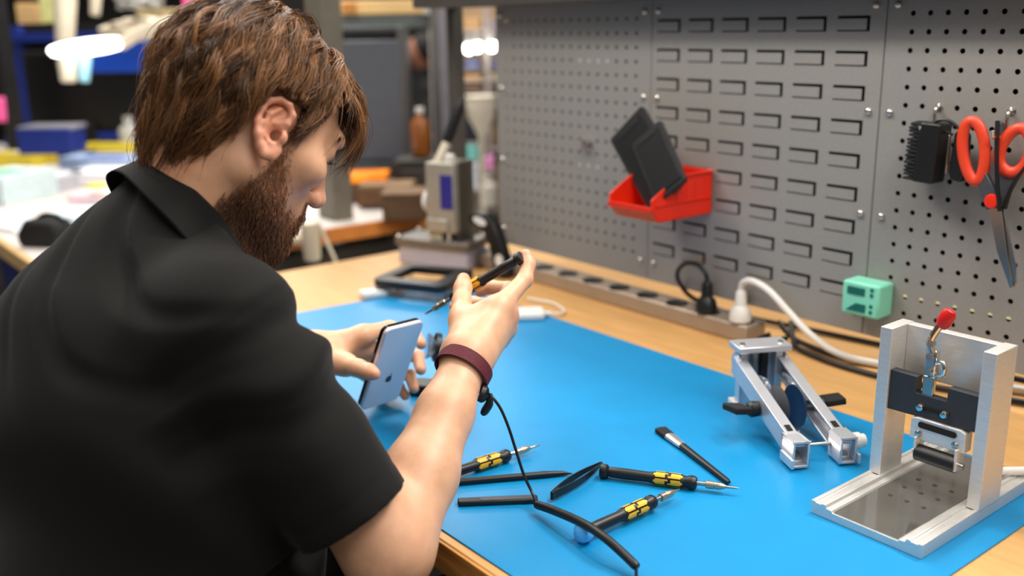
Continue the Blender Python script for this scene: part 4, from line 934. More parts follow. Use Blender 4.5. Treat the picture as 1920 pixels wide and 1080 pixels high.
def rbox(lab, px_, w_, h_, c, name='carton', cat='box'):
    _b = Vector(px_); bgbox('shelf_board', M_RSH, RACK, (_b.x,_b.y,_b.z-h_/2-0.0075), w_+0.03, 0.012, 0.13)
    t = thing(name, lab, cat, px_)
    m = mat(name+lab[:8], c, 0.6); bgbox('body', m, t, px_, w_, h_, 0.10); bgbox('lid', mat(name+'l'+lab[:8], tuple(min(255,v+18) for v in c), 0.6), t, tuple(Vector(px_)+Vector((0,0,h_/2))), w_*1.04, 0.012, 0.105, 0.002)
rbox('tan carton high on the pale rack above the lamps', (-4.1156, 3.0546, 1.3212), 0.08, 0.07, (222,178,122))
rbox('lilac grey carton high on the pale rack at the right', (-4.0598, 3.1197, 1.3094), 0.07, 0.07, (176,164,176))
rbox('slate blue box on the pale rack just below the lamps', (-4.0823, 3.0171, 1.1373), 0.07, 0.035, (92,104,146))
rbox('slate blue small box on the pale rack by the panel edge', (-4.0123, 3.1055, 1.1380), 0.04, 0.035, (104,112,150))
rbox('orange tan carton on the pale rack in the middle', (-4.0614, 3.0053, 1.0491), 0.08, 0.06, (206,156,102))
rbox('beige carton on the pale rack in the middle right', (-4.0058, 3.0779, 1.0554), 0.06, 0.06, (200,176,150))
def funnel(lab, d, m, w_):
    t = thing('cream_funnel', lab, 'funnel', d); d = Vector(d)
    MB().cyl((d[0],d[1],0.012), (d[0],d[1],d[2]-0.10), 0.009).build('pole', m, t); MB().lathe([(0.10,0.001),(0.10,0.010),(0.012,0.016)], (d[0],d[1],0), (0,0,1), 24).build('base', m, t)
    MB().lathe([(0.009,-0.12),(0.014,0.0),(0.058,0.085),(0.063,0.165),(0.057,0.165),(0.052,0.088)], d, (0,0,1), 22).build('cone', m, t)
    MB().lathe([(0.061,0.160),(0.067,0.162),(0.067,0.170),(0.061,0.170)], d, (0,0,1), 22).build('rim', m, t)
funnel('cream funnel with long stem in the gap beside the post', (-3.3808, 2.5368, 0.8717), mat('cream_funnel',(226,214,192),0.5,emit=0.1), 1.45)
rbox('dark box behind the cream funnel on the pale rack', (-4.0020, 2.9470, 0.8181), 0.09, 0.10, (30,30,40))
rbox('teal box on the pale rack below the dark box', (-3.9804, 2.9274, 0.7097), 0.055, 0.07, (126,206,196))
rbox('pink box on the pale rack beside the teal one', (-3.9176, 2.9857, 0.6618), 0.038, 0.052, (240,150,206))
rbox('white carton low on the pale rack behind the press', (-3.9549, 2.9114, 0.5986), 0.045, 0.12, (226,228,240))
t = bottle('pale jar low on the pale rack left of the panel edge', tuple((-3.8798, 2.9441, 0.4554)), 0.15, 0.045, mat('pale_jar',(206,198,186),0.4), 'jar', 'jar', neck=False)
# far wall shelving, dim, closing the view
t = thing('storage_rack', 'dark storage rack far behind at the upper left', 'rack', (-5.6,1.6,0))
for k, z in enumerate((0.5, 0.95, 1.35, 1.75)):
    bgbox('shelf_board', M_BLACKM, t, tuple(Vector((-5.6487, 1.8273, 1.2099))[:2])+(z,), 1.7, 0.03, 0.4)
bgbox('back_sheet', mat('dark_back',(34,30,28),0.8,var=0.3,scale=4), t, tuple(Vector((-5.9102, 1.9119, 1.2042))[:2])+(0.95,), 1.8, 1.9, 0.02)

# ================================================================ THE MAN
# --- implicit surfaces, meshed with surface nets
def A3(v): return np.array(v, dtype=np.float64)
def rc(a, b, r1, r2, k=0.012):
    return ('rc', A3(a), A3(b), r1, r2, k)
def el(c, r, M=None, k=0.012):
    return ('el', A3(c), A3(r), np.eye(3) if M is None else M, 0, k)
def sub(p): return ('sub',)+p
def prim_d(p, P):
    if p[0] == 'sub': p = p[1:]
    if p[0] == 'rc':
        a, b, r1, r2 = p[1:5]; ab = b-a; L2 = max(1e-12, ab @ ab)
        t = np.clip(((P-a) @ ab)/L2, 0, 1)
        d = np.sqrt((((P-a)-t[:,None]*ab)**2).sum(1))
        return d-(r1+(r2-r1)*t)
    c, r, M = p[1:4]
    q_ = (P-c) @ M
    k0 = np.sqrt(((q_/r)**2).sum(1)); k1 = np.sqrt(((q_/r**2)**2).sum(1))
    return np.where(k1 > 1e-9, k0*(k0-1)/np.maximum(k1, 1e-9), -r.min())
def combine(prims, P):
    d = None
    for p in prims:
        e = prim_d(p, P); k = p[-1]
        if p[0] == 'sub':
            if d is None: continue
            h = np.clip(0.5-0.5*(e+d)/k, 0, 1); d = d*(1-h)-e*h+k*h*(1-h)
        elif d is None: d = e
        else:
            h = np.clip(0.5+0.5*(e-d)/k, 0, 1); d = e*(1-h)+d*h-k*h*(1-h)
    return d
def sdf_mesh(prims, lo, hi, h, post=None, smooth=2):
    lo = A3(lo); hi = A3(hi); B = 16
    nb_ = np.ceil((hi-lo)/(h*B)).astype(int); n = nb_*B
    S = np.full(tuple(n), 1.0, np.float32)
    bi = np.stack(np.meshgrid(*[np.arange(k) for k in nb_], indexing='ij'), -1).reshape(-1,3)
    ctr = lo+(bi*B+B/2-0.5)*h; hd = h*B*0.87
    D0 = np.stack([prim_d(p, ctr) for p in prims], 1)
    pos = [i for i, p in enumerate(prims) if p[0] != 'sub']
    dm = D0[:,pos].min(1)
    g = np.stack(np.meshgrid(*[np.arange(B)]*3, indexing='ij'), -1).reshape(-1,3)
    for q_ in range(len(bi)):
        if dm[q_] > hd+0.03: continue
        i, j, k = bi[q_]*B
        if dm[q_] < -(hd+0.035) and not any(prims[z][0] == 'sub' and D0[q_,z] < hd+0.03 for z in range(len(prims))):
            S[i:i+B, j:j+B, k:k+B] = -1; continue
        use = [prims[z] for z in range(len(prims)) if D0[q_,z] < max(hd+0.05, dm[q_]+2*hd)]
        P = lo+(bi[q_]*B+g)*h
        d = combine(use, P)
        if d is None: continue
        if post is not None: d = post(P, d)
        S[i:i+B, j:j+B, k:k+B] = d.reshape(B,B,B)
    S[0] = S[-1] = 1; S[:,0] = S[:,-1] = 1; S[:,:,0] = S[:,:,-1] = 1
    ins = S < 0
    cs = np.zeros(tuple(n-1), np.uint8)
    for a in (0,1):
        for b in (0,1):
            for c in (0,1): cs += ins[a:n[0]-1+a, b:n[1]-1+b, c:n[2]-1+c]
    act = np.argwhere((cs > 0) & (cs < 8))
    idx = np.full(tuple(n-1), -1, np.int32); idx[act[:,0],act[:,1],act[:,2]] = np.arange(len(act))
    cor = [(a,b,c) for a in (0,1) for b in (0,1) for c in (0,1)]
    val = {c: S[act[:,0]+c[0],act[:,1]+c[1],act[:,2]+c[2]].astype(np.float64) for c in cor}
    acc = np.zeros((len(act),3)); cnt = np.zeros(len(act))
    for c in cor:
        for ax_ in range(3):
            if c[ax_] == 0:
                e = list(c); e[ax_] = 1; e = tuple(e)
                v0, v1 = val[c], val[e]; m = (v0 < 0) != (v1 < 0)
                t = np.where(m, v0/np.where(m, v0-v1, 1), 0)
                q_ = np.tile(A3(c), (len(act),1)); q_[:,ax_] = t
                acc[m] += q_[m]; cnt[m] += 1
    V = lo+(act+acc/cnt[:,None])*h
    F = []
    for ax_ in range(3):
        o1, o2 = [(1,2),(2,0),(0,1)][ax_]
        sl0 = [slice(None)]*3; sl1 = [slice(None)]*3
        sl0[ax_] = slice(0,-1); sl1[ax_] = slice(1,None)
        E_ = ins[tuple(sl0)] != ins[tuple(sl1)]
        ed = np.argwhere(E_)
        ed = ed[(ed[:,o1] > 0) & (ed[:,o2] > 0) & (ed[:,o1] < n[o1]-1) & (ed[:,o2] < n[o2]-1)]
        def cell(d1, d2):
            c = ed.copy(); c[:,o1] += d1; c[:,o2] += d2
            return idx[c[:,0],c[:,1],c[:,2]]
        qd = np.stack([cell(-1,-1), cell(0,-1), cell(0,0), cell(-1,0)], 1)
        fl = ~ins[ed[:,0],ed[:,1],ed[:,2]]
        qd[fl] = qd[fl][:,::-1]
        F.append(qd[(qd >= 0).all(1)])
    F = np.concatenate(F)
    for _ in range(smooth):
        acc = np.zeros_like(V); cnt = np.zeros(len(V))
        for a in range(4):
            b = (a+1) % 4
            np.add.at(acc, F[:,a], V[F[:,b]]); np.add.at(cnt, F[:,a], 1)
            np.add.at(acc, F[:,b], V[F[:,a]]); np.add.at(cnt, F[:,b], 1)
        V = V*0.5+0.5*acc/np.maximum(cnt,1)[:,None]
    return V, F
def np_obj(name, V, F, m, parent, col=None, smooth=True):
    if parent is not None:
        inv = np.array(Matrix.LocRotScale(parent.location, parent.rotation_euler, parent.scale).inverted())
        V = V @ inv[:3,:3].T+inv[:3,3]
    me = bpy.data.meshes.new(name); nv, nf, k = len(V), len(F), F.shape[1]
    me.vertices.add(nv); me.vertices.foreach_set('co', np.ascontiguousarray(V, dtype=np.float32).ravel())
    me.loops.add(nf*k); me.loops.foreach_set('vertex_index', np.ascontiguousarray(F, dtype=np.int32).ravel())
    me.polygons.add(nf); me.polygons.foreach_set('loop_start', np.arange(0, nf*k, k, dtype=np.int32))
    try: me.polygons.foreach_set('loop_total', np.full(nf, k, dtype=np.int32))
    except Exception: pass
    me.update(calc_edges=True); me.validate()
    if smooth: me.polygons.foreach_set('use_smooth', np.ones(len(me.polygons), dtype=bool))
    if col is not None:
        at = me.color_attributes.new('tint', 'FLOAT_COLOR', 'POINT')
        c4 = np.concatenate([col, np.ones((len(col),1))], 1).astype(np.float32)
        at.data.foreach_set('color', c4.ravel())
    me.materials.append(m)
    o = bpy.data.objects.new(name, me); C.objects.link(o)
    if parent is not None: o.parent = parent
    return o
def tint_mat(name, rough, sss=0.0, spec=0.5, bump=0.0, bscale=300, sheen=0.0, aniso=0.0, var=0.12):
    m = bpy.data.materials.new(name); m.use_nodes = True; nt = m.node_tree; b = nt.nodes['Principled BSDF']
    at = nt.nodes.new('ShaderNodeAttribute'); at.attribute_name = 'tint'
    tc = nt.nodes.new('ShaderNodeTexCoord'); nz = nt.nodes.new('ShaderNodeTexNoise'); nz.inputs['Scale'].default_value = 55
    nt.links.new(tc.outputs['Object'], nz.inputs['Vector'])
    mx = nt.nodes.new('ShaderNodeMix'); mx.data_type = 'RGBA'; mx.blend_type = 'MULTIPLY'
    rp = nt.nodes.new('ShaderNodeValToRGB'); rp.color_ramp.elements[0].color = (1-var,1-var*1.3,1-var*1.5,1); rp.color_ramp.elements[1].color = (1,1,1,1)
    rp.color_ramp.elements[0].position = 0.3; rp.color_ramp.elements[1].position = 0.65
    nt.links.new(nz.outputs['Fac'], rp.inputs['Fac']); mx.inputs[0].default_value = 1.0
    nt.links.new(at.outputs['Color'], mx.inputs[6]); nt.links.new(rp.outputs['Color'], mx.inputs[7])
    nt.links.new(mx.outputs[2], b.inputs['Base Color'])
    b.inputs['Roughness'].default_value = rough; b.inputs['Specular IOR Level'].default_value = spec
    if sss:
        b.inputs['Subsurface Weight'].default_value = sss; b.inputs['Subsurface Radius'].default_value = (1,0.35,0.2); b.inputs['Subsurface Scale'].default_value = 0.004
    if bump:
        n2 = nt.nodes.new('ShaderNodeTexNoise'); n2.inputs['Scale'].default_value = bscale
        nt.links.new(tc.outputs['Object'], n2.inputs['Vector'])
        bp = nt.nodes.new('ShaderNodeBump'); bp.inputs['Strength'].default_value = bump; bp.inputs['Distance'].default_value = 0.001
        nt.links.new(n2.outputs['Fac'], bp.inputs['Height']); nt.links.new(bp.outputs['Normal'], b.inputs['Normal'])
    return m

# --- pose (metres, world)
HC = A3((-1.003, 0.447, 1.243)); HS = 1.0
_p, _r = R(36.0), R(2.4)
HF = A3((0, math.cos(_p), -math.sin(_p))); HR = A3((1,0,0)); HU = np.cross(HR, HF)
HR, HU = HR*math.cos(_r)+HU*math.sin(_r), HU*math.cos(_r)-HR*math.sin(_r)
HM = np.stack([HR, HF, HU], 1)
def hw(v): return HC+HM @ (A3(v)*HS)
def hrc(a, b, r1, r2, k=0.012): return rc(hw(a), hw(b), r1*HS, r2*HS, k)
def hel(c, r, k=0.012, rot=None):
    M = HM if rot is None else HM @ np.array(Euler(rot).to_matrix())
    return el(hw(c), A3(r)*HS, M, k)
N0 = A3((-1.015, 0.362, 1.110))
S = A3((-0.8779, 0.3427, 1.0616)); E = A3((-0.7795, 0.4543, 0.8216)); W = A3((-0.8939, 0.6416, 0.9526))
SL = A3((-1.200, 0.375, 1.050)); EL = A3((-1.335, 0.425, 0.850)); WL = A3((-1.1819, 0.5875, 0.8955))

body = [
 # skull and face
 hel((0,-0.006,0.024), (0.0755,0.0915,0.0790), 0.02),
 hel((0,0.024,-0.030), (0.064,0.068,0.080), 0.03),
 hrc((0.054,-0.002,-0.062), (0.012,0.078,-0.104), 0.019, 0.018, 0.025),
 hrc((-0.054,-0.002,-0.062), (-0.012,0.078,-0.104), 0.019, 0.018, 0.025),
 hel((0,0.078,-0.103), (0.022,0.018,0.017), 0.02),
 hrc((-0.034,0.083,0.020), (0.034,0.083,0.020), 0.011, 0.011, 0.014),
 hel((0.047,0.058,-0.026), (0.022,0.024,0.018), 0.02), hel((-0.047,0.058,-0.026), (0.022,0.024,0.018), 0.02),
 hel((0,0.080,-0.066), (0.030,0.020,0.026), 0.016),
 sub(hel((0.034,0.094,0.001), (0.018,0.012,0.010), 0.008)), sub(hel((-0.034,0.094,0.001), (0.018,0.012,0.010), 0.008)),
 hel((0.033,0.0755,0.003), (0.0155,0.0135,0.0125), 0.004), hel((-0.033,0.0755,0.003), (0.0155,0.0135,0.0125), 0.004),
 hrc((0,0.090,0.010), (0,0.112,-0.036), 0.0075, 0.0085, 0.012),
 hel((0,0.113,-0.041), (0.0105,0.0105,0.0095), 0.008),
 hel((0.0125,0.102,-0.045), (0.0075,0.010,0.0075), 0.006), hel((-0.0125,0.102,-0.045), (0.0075,0.010,0.0075), 0.006),
 sub(hel((0.0075,0.107,-0.053), (0.0035,0.0055,0.004), 0.003)), sub(hel((-0.0075,0.107,-0.053), (0.0035,0.0055,0.004), 0.003)),
 hrc((-0.020,0.093,-0.070), (0.020,0.093,-0.070), 0.0055, 0.0055, 0.006), hrc((-0.017,0.092,-0.081), (0.017,0.092,-0.081), 0.0065, 0.0065, 0.006),
 sub(hrc((-0.024,0.1005,-0.0755), (0.024,0.1005,-0.0755), 0.0022, 0.0022, 0.003)),
 # neck
 rc(hw((0,-0.030,-0.045)), N0, 0.057, 0.056, 0.02),
 rc(hw((0,0.005,-0.070)), N0+A3((0,0.045,-0.03)), 0.043, 0.046, 0.02),
 # trunk under the shirt
 rc(N0, N0+A3((0,-0.03,-0.06)), 0.060, 0.066, 0.02),
 rc(N0+A3((0,-0.01,-0.06)), S, 0.050, 0.044, 0.02), rc(N0+A3((0,-0.01,-0.06)), SL, 0.050, 0.040, 0.02),
 el((-1.035,0.295,0.96), (0.155,0.092,0.17), None, 0.03), el((-1.035,0.245,0.72), (0.14,0.09,0.18), None, 0.03),
 # right arm
 rc(S, E, 0.050, 0.043, 0.02),
 rc(E, A3((-0.8205, 0.5224, 0.8675)), 0.0445, 0.0395, 0.02),
 rc(A3((-0.8205, 0.5224, 0.8675)), A3((-0.8554, 0.5807, 0.9115)), 0.0395, 0.0310, 0.015),
 rc(A3((-0.8554, 0.5807, 0.9115)), W, 0.0310, 0.0250, 0.015),
 # left arm
 rc(SL, EL, 0.042, 0.038, 0.02),
 rc(EL, EL*0.55+WL*0.45, 0.041, 0.036, 0.02), rc(EL*0.55+WL*0.45, WL, 0.036, 0.0245, 0.02),
]
# ears
def ear(s):
    c = A3((s*0.0755,-0.006,-0.020))
    n = A3((s*0.90,-0.36,0.10)); n /= np.linalg.norm(n)
    b = A3((s*0.06,-0.16,1.0)); b = b-n*(b@n); b /= np.linalg.norm(b)
    a = np.cross(b, n)*s
    if a[1] < 0: a = -a
    c = c+n*0.008
    pt = lambda x, y, z=0: c+a*x+b*y+n*z
    hx = [(0.004,0.002,-0.003),(0.011,0.010,0.0),(0.0135,0.021,0.001),(0.0075,0.0290,0.002),(-0.003,0.0305,0.003),(-0.0125,0.025,0.004),(-0.0170,0.014,0.004),(-0.0170,0.001,0.003),(-0.0125,-0.011,0.002),(-0.0060,-0.021,0.0),(0.0,-0.0275,-0.001),(0.007,-0.026,-0.003),(0.011,-0.018,-0.005)]
    out = [hel(pt(-0.002,0.002,-0.005), (0.004,0.0150,0.0265), 0.005)]
    out[0] = el(hw(pt(-0.001,0.002,-0.0035)), A3((0.0155,0.0275,0.0030))*HS, np.stack([HM@a, HM@b, HM@n],1), 0.004)
    for i in range(len(hx)-1):
        r0 = 0.0033 if i < 8 else 0.0044
        out.append(hrc(pt(*hx[i]), pt(*hx[i+1]), r0, r0 if i != 7 else 0.0044, 0.0035))
    ah = [(0.000,0.0215,0.0),(-0.0075,0.013,0.002),(-0.0090,0.002,0.002),(-0.006,-0.009,0.001),(0.002,-0.0145,0.0)]
    for i in range(len(ah)-1): out.append(hrc(pt(*ah[i]), pt(*ah[i+1]), 0.0028, 0.0028, 0.003))
    out.append(hrc(pt(0.0,0.006,-0.001), pt(0.009,0.012,-0.001), 0.0025, 0.0025, 0.003))
    out.append(hel(pt(0.0115,-0.005,0.0), (0.0045,0.005,0.0065), 0.005))
    out.append(hel(pt(0.006,-0.020,-0.0045), (0.006,0.007,0.008), 0.006))
    out.append(sub(hel(pt(0.0015,-0.004,0.0015), (0.0055,0.0065,0.0078), 0.003)))
    out.append(sub(hel(pt(0.0055,-0.0045,-0.004), (0.006,0.0045,0.005), 0.003)))
    out.append(hrc(c-n*0.014+a*0.006, pt(0.0,0.0,-0.005), 0.016, 0.011, 0.006)) if False else None
    return out
body += ear(1)+ear(-1)
# right hand
def D_(x): return A3(x)
RH = dict(idx=D_((-0.9158, 0.7086, 0.9984)), mid=D_((-0.9199, 0.7224, 0.9845)), rng=D_((-0.9268, 0.7258, 0.9663)), pky=D_((-0.9328, 0.7181, 0.9504)))
body += [rc(W, RH['idx'], 0.0235, 0.0130, 0.016), rc(W, RH['mid'], 0.0235, 0.0132, 0.016), rc(W, RH['rng'], 0.0235, 0.0128, 0.016), rc(W, RH['pky'], 0.0225, 0.0118, 0.016),
         rc(W+(A3((-0.9211, 0.6540, 0.9644))-W)*0.3, A3((-0.9555, 0.6795, 0.9810)), 0.0220, 0.0155, 0.02),
         rc(A3((-0.9378, 0.6821, 0.9818)), A3((-0.9295, 0.7009, 0.9936)), 0.0150, 0.0135, 0.016)]
def finger(pts, rs, k=0.006):
    out = []
    for i in range(len(pts)-1): out.append(rc(pts[i], pts[i+1], rs[i], rs[i+1], k if i else 0.010))
    return out
body += finger([A3((-0.9534, 0.6779, 0.9791)), A3((-0.9774, 0.6958, 0.9940)), A3((-0.9933, 0.7095, 1.0065)), A3((-1.0013, 0.7165, 1.0151))], [0.0145,0.0118,0.0112,0.0088])
body += finger([RH['idx'], A3((-0.9315, 0.7617, 1.0205)), A3((-0.9453, 0.7786, 1.0347)), A3((-0.9524, 0.7811, 1.0457))], [0.0128,0.0098,0.0090,0.0078])
body += finger([RH['mid'], A3((-0.9745, 0.7678, 0.9982)), A3((-1.0089, 0.7678, 0.9943)), A3((-1.0207, 0.7569, 0.9880))], [0.0128,0.0100,0.0090,0.0078], 0.004)
body += finger([RH['rng'], A3((-0.9935, 0.7696, 0.9691)), A3((-1.0417, 0.7611, 0.9664)), A3((-1.0493, 0.7344, 0.9654))], [0.0125,0.0096,0.0088,0.0075], 0.004)
body += finger([RH['pky'], A3((-0.9872, 0.7523, 0.9416)), A3((-1.0198, 0.7476, 0.9409)), A3((-1.0283, 0.7327, 0.9465))], [0.0115,0.0084,0.0078,0.0066], 0.004)
# left hand
LH = dict(idx=D_((-1.1573, 0.6523, 0.9162)), mid=D_((-1.1709, 0.6589, 0.8941)), rng=D_((-1.1811, 0.6592, 0.8746)), pky=D_((-1.1898, 0.6536, 0.8599)))
body += [rc(WL, LH['idx'], 0.0235, 0.0138, 0.02), rc(WL, LH['mid'], 0.0235, 0.0135, 0.02), rc(WL, LH['rng'], 0.0235, 0.0130, 0.02), rc(WL, LH['pky'], 0.0225, 0.0122, 0.02),
         rc(A3((-1.1657, 0.5934, 0.8929)), A3((-1.1218, 0.6036, 0.8929)), 0.0220, 0.0150, 0.02)]
body += finger([A3((-1.1229, 0.6026, 0.8936)), A3((-1.0893, 0.6047, 0.8969)), A3((-1.0695, 0.6091, 0.8959)), A3((-1.0613, 0.6122, 0.8945))], [0.0140,0.0112,0.0102,0.0080])
body += finger([LH['idx'], A3((-1.1566, 0.6956, 0.9183)), A3((-1.1268, 0.7174, 0.9128)), A3((-1.0915, 0.7062, 0.9073))], [0.0130,0.0098,0.0090,0.0078], 0.004)
body += finger([LH['mid'], A3((-1.1681, 0.7110, 0.8718)), A3((-1.1332, 0.7260, 0.8741)), A3((-1.1051, 0.7123, 0.8647))], [0.0128,0.0100,0.0092,0.0080], 0.004)
body += finger([LH['rng'], A3((-1.1849, 0.7086, 0.8382)), A3((-1.1481, 0.7204, 0.8430)), A3((-1.1197, 0.7087, 0.8334))], [0.0122,0.0096,0.0088,0.0076], 0.004)
body += finger([LH['pky'], A3((-1.1923, 0.6991, 0.8184)), A3((-1.1642, 0.7113, 0.8225)), A3((-1.1397, 0.7063, 0.8168))], [0.0112,0.0084,0.0078,0.0068], 0.004)

def head_local(V): return ((V-HC) @ HM)/HS
def sstep(a, b, x):
    t = np.clip((x-a)/(b-a), 0, 1); return t*t*(3-2*t)
def beard_mask(L):
    x, y, z = np.abs(L[:,0]), L[:,1], L[:,2]
    top = np.where(y < 0.02, -0.014, -0.014-1.30*(y-0.02))
    top = np.maximum(top, -0.068)
    cheek = sstep(0.014, -0.026, z-top)
    mous = sstep(0.040, 0.026, x)*sstep(0.085, 0.092, y)*sstep(-0.050, -0.055, z)*sstep(-0.100,-0.085,z)
    back = sstep(0.004, 0.022, y+0.30*np.clip(-0.02-z,0,1)-0.004)
    low = sstep(-0.150, -0.132, z+0.30*(0.09-np.clip(y,0,0.09)))
    return np.clip(np.maximum(cheek*back*low, mous), 0, 1)
def scalp_mask(L):
    x, y, z = np.abs(L[:,0]), L[:,1], L[:,2]
    line = np.where(y > 0.055, 0.060, np.where(y > 0.030, -0.008+(y-0.030)*2.7, np.where(y > 0.012, -0.014, np.where(y > -0.030, 0.014, np.where(y > -0.050, -0.048, -0.074)))))
    line = line+0.006*np.sin(x*160+y*210)
    return sstep(-0.012, 0.014, z-line)
def L3(c): return A3(lin(c))
V, F = sdf_mesh(body, (-1.40,0.12,0.55), (-0.66,0.85,1.39), 0.0019, smooth=1)
Lh = head_local(V)
inhead = sstep(0.17, 0.15, np.linalg.norm(Lh-A3((0,0.01,-0.01)), axis=1))
col = np.tile(L3((228,176,140)), (len(V),1))
def blend(col, c, w_): return col*(1-w_[:,None])+c*w_[:,None]
earw = sstep(0.045, 0.028, np.linalg.norm((Lh-A3((0.083,-0.008,-0.016)))*A3((1.2,1.1,1)), axis=1))*sstep(0.068,0.076,np.abs(Lh[:,0]))
col = blend(col, L3((222,140,112)), earw*0.6)
col = blend(col, L3((214,142,116)), sstep(0.05,0.0,np.linalg.norm(Lh-A3((0.0,0.112,-0.045)),axis=1))*0.45*inhead)
for tp in ((-0.9531, 0.7808, 1.0470), (-1.0031, 0.7178, 1.0159), (-1.0915, 0.7062, 0.9073), (-1.1051, 0.7123, 0.8647), (-1.1197, 0.7087, 0.8334), (-1.1397, 0.7063, 0.8168), (-1.0613, 0.6122, 0.8945), (-0.9336, 0.7732, 1.0265), (-0.9088, 0.7203, 0.9860)):
    col = blend(col, L3((222,150,122)), sstep(0.024, 0.006, np.linalg.norm(V-A3(tp), axis=1))*0.55)
col = blend(col, L3((196,120,104)), sstep(0.012,0.006,np.abs(Lh[:,2]+0.0755))*sstep(0.026,0.018,np.abs(Lh[:,0]))*sstep(0.088,0.093,Lh[:,1])*inhead*0.8)
neckred = sstep(0.05,0.02,np.linalg.norm(Lh-A3((0.03,-0.075,-0.085)),axis=1))
col = blend(col, L3((222,150,108)), neckred*0.5)
bm_ = beard_mask(Lh)*inhead
col = blend(col, L3((134,82,52)), bm_**1.3*0.62)
sm_ = scalp_mask(Lh)*inhead*(1-sstep(0.072,0.078,np.abs(Lh[:,0]))*sstep(0.012,-0.006,Lh[:,2])*0)
sm_ = sm_*(1-earw)
col = blend(col, L3((52,32,18)), sm_)
man = thing('person', 'bearded man in black polo shirt leaning over the bench, working on a phone', 'person', (-1.035,0.25,0.0))
body_o = np_obj('body', V, F, tint_mat('skin', 0.48, sss=0.12, bump=0.12, bscale=420), man, col)

# --- strands
M_HAIR = tint_mat('brown_hair', 0.36, spec=0.55, var=0.05)
def strand_mesh(strs, wid, cols):
    # strs: (n,k,3) points; wid: (n,k) radii
    n, k, _ = strs.shape
    T = np.gradient(strs, axis=1); T /= np.maximum(np.linalg.norm(T,axis=2,keepdims=True),1e-9)
    ref = np.tile(A3((0.37,0.61,0.70)), (n,k,1))
    U = np.cross(T, ref); U /= np.maximum(np.linalg.norm(U,axis=2,keepdims=True),1e-9); Wv = np.cross(T,U)
    rings = []
    for j in range(3):
        a = 2*math.pi*j/3; rings.append(strs+wid[:,:,None]*(U*math.cos(a)+Wv*math.sin(a)))
    V = np.stack(rings,2).reshape(-1,3)
    base = (np.arange(n)[:,None]*k+np.arange(k-1)[None,:]).ravel()*3
    F = np.concatenate([np.stack([base+j, base+(j+1)%3, base+3+(j+1)%3, base+3+j],1) for j in range(3)])
    Cc = np.repeat(cols, k*3, axis=0)
    return V, F, Cc
rng = np.random.default_rng(5)
SC = A3((0,-0.006,0.024)); SR = A3((0.0765,0.0925,0.0800))
def surf_out(p, off):
    # push head-local points to at least `off` above the skull ellipsoid
    q_ = (p-SC)/(SR+off[:,None]); l = np.linalg.norm(q_,axis=1)
    s_ = np.where(l < 1, 1/np.maximum(l,1e-6), 1.0)
    return SC+(p-SC)*s_[:,None]
def normal(p):
    g_ = (p-SC)/SR**2; return g_/np.linalg.norm(g_,axis=1,keepdims=True)
WH = A3((0.006, 0.038, 0.098))
def grow(roots, length, lift, k, grav, wave, fwd, flick, back, vol):
    n = len(roots); P = [roots]; p = roots.copy()
    ph = rng.uniform(0,6.28,n); fr = rng.uniform(0.8,1.6,n)
    gl = HM.T @ A3((0,0,-1))
    d_prev = None
    for i in range(1,k):
        t = i/(k-1)
        nn = normal(p)
        fl = p-WH; fl = fl-nn*(fl*nn).sum(1,keepdims=True); fl /= np.maximum(np.linalg.norm(fl,axis=1,keepdims=True),1e-6)
        wb = sstep(0.02,-0.05,p[:,1])[:,None]; dn = np.stack([0.35*p[:,0]/0.07, np.full(n,-0.10), np.full(n,-1.0)],1); dn = dn-nn*(dn*nn).sum(1,keepdims=True); dn /= np.maximum(np.linalg.norm(dn,axis=1,keepdims=True),1e-6)
        fl = fl*(1-wb*0.85)+dn*wb*0.85
        fl = fl*(1-0.75*np.clip(fwd,0,1)*t)[:,None]
        sd = np.cross(nn, fl)
        d = fl+nn*((lift*np.clip(1-2.4*t,-0.6,1)+flick*sstep(0.5,1.0,np.full(n,t)))[:,None])+gl*(grav*(0.25+t))[:,None]+sd*(wave*np.sin(ph+fr*6.0*t))[:,None]
        d += A3((0,1,0))*(fwd*np.clip(1-1.3*t,0,1))[:,None]+A3((0,-1,0))*(back*(1-0.4*t))[:,None]+A3((0,-0.45,-0.75))*(sstep(0.0,-0.05,p[:,2])*sstep(-0.01,-0.05,p[:,1])*0.9)[:,None]
        d /= np.linalg.norm(d,axis=1,keepdims=True)
        if d_prev is not None: d = d*0.55+d_prev*0.45; d /= np.linalg.norm(d,axis=1,keepdims=True)
        d_prev = d
        p = p+d*(length/(k-1))[:,None]
        p = surf_out(p, 0.0035+(0.0095*np.clip(lift,0.15,2)+vol)*np.full(n,min(1,3*t)))
        P.append(p)
    return np.stack(P,1)
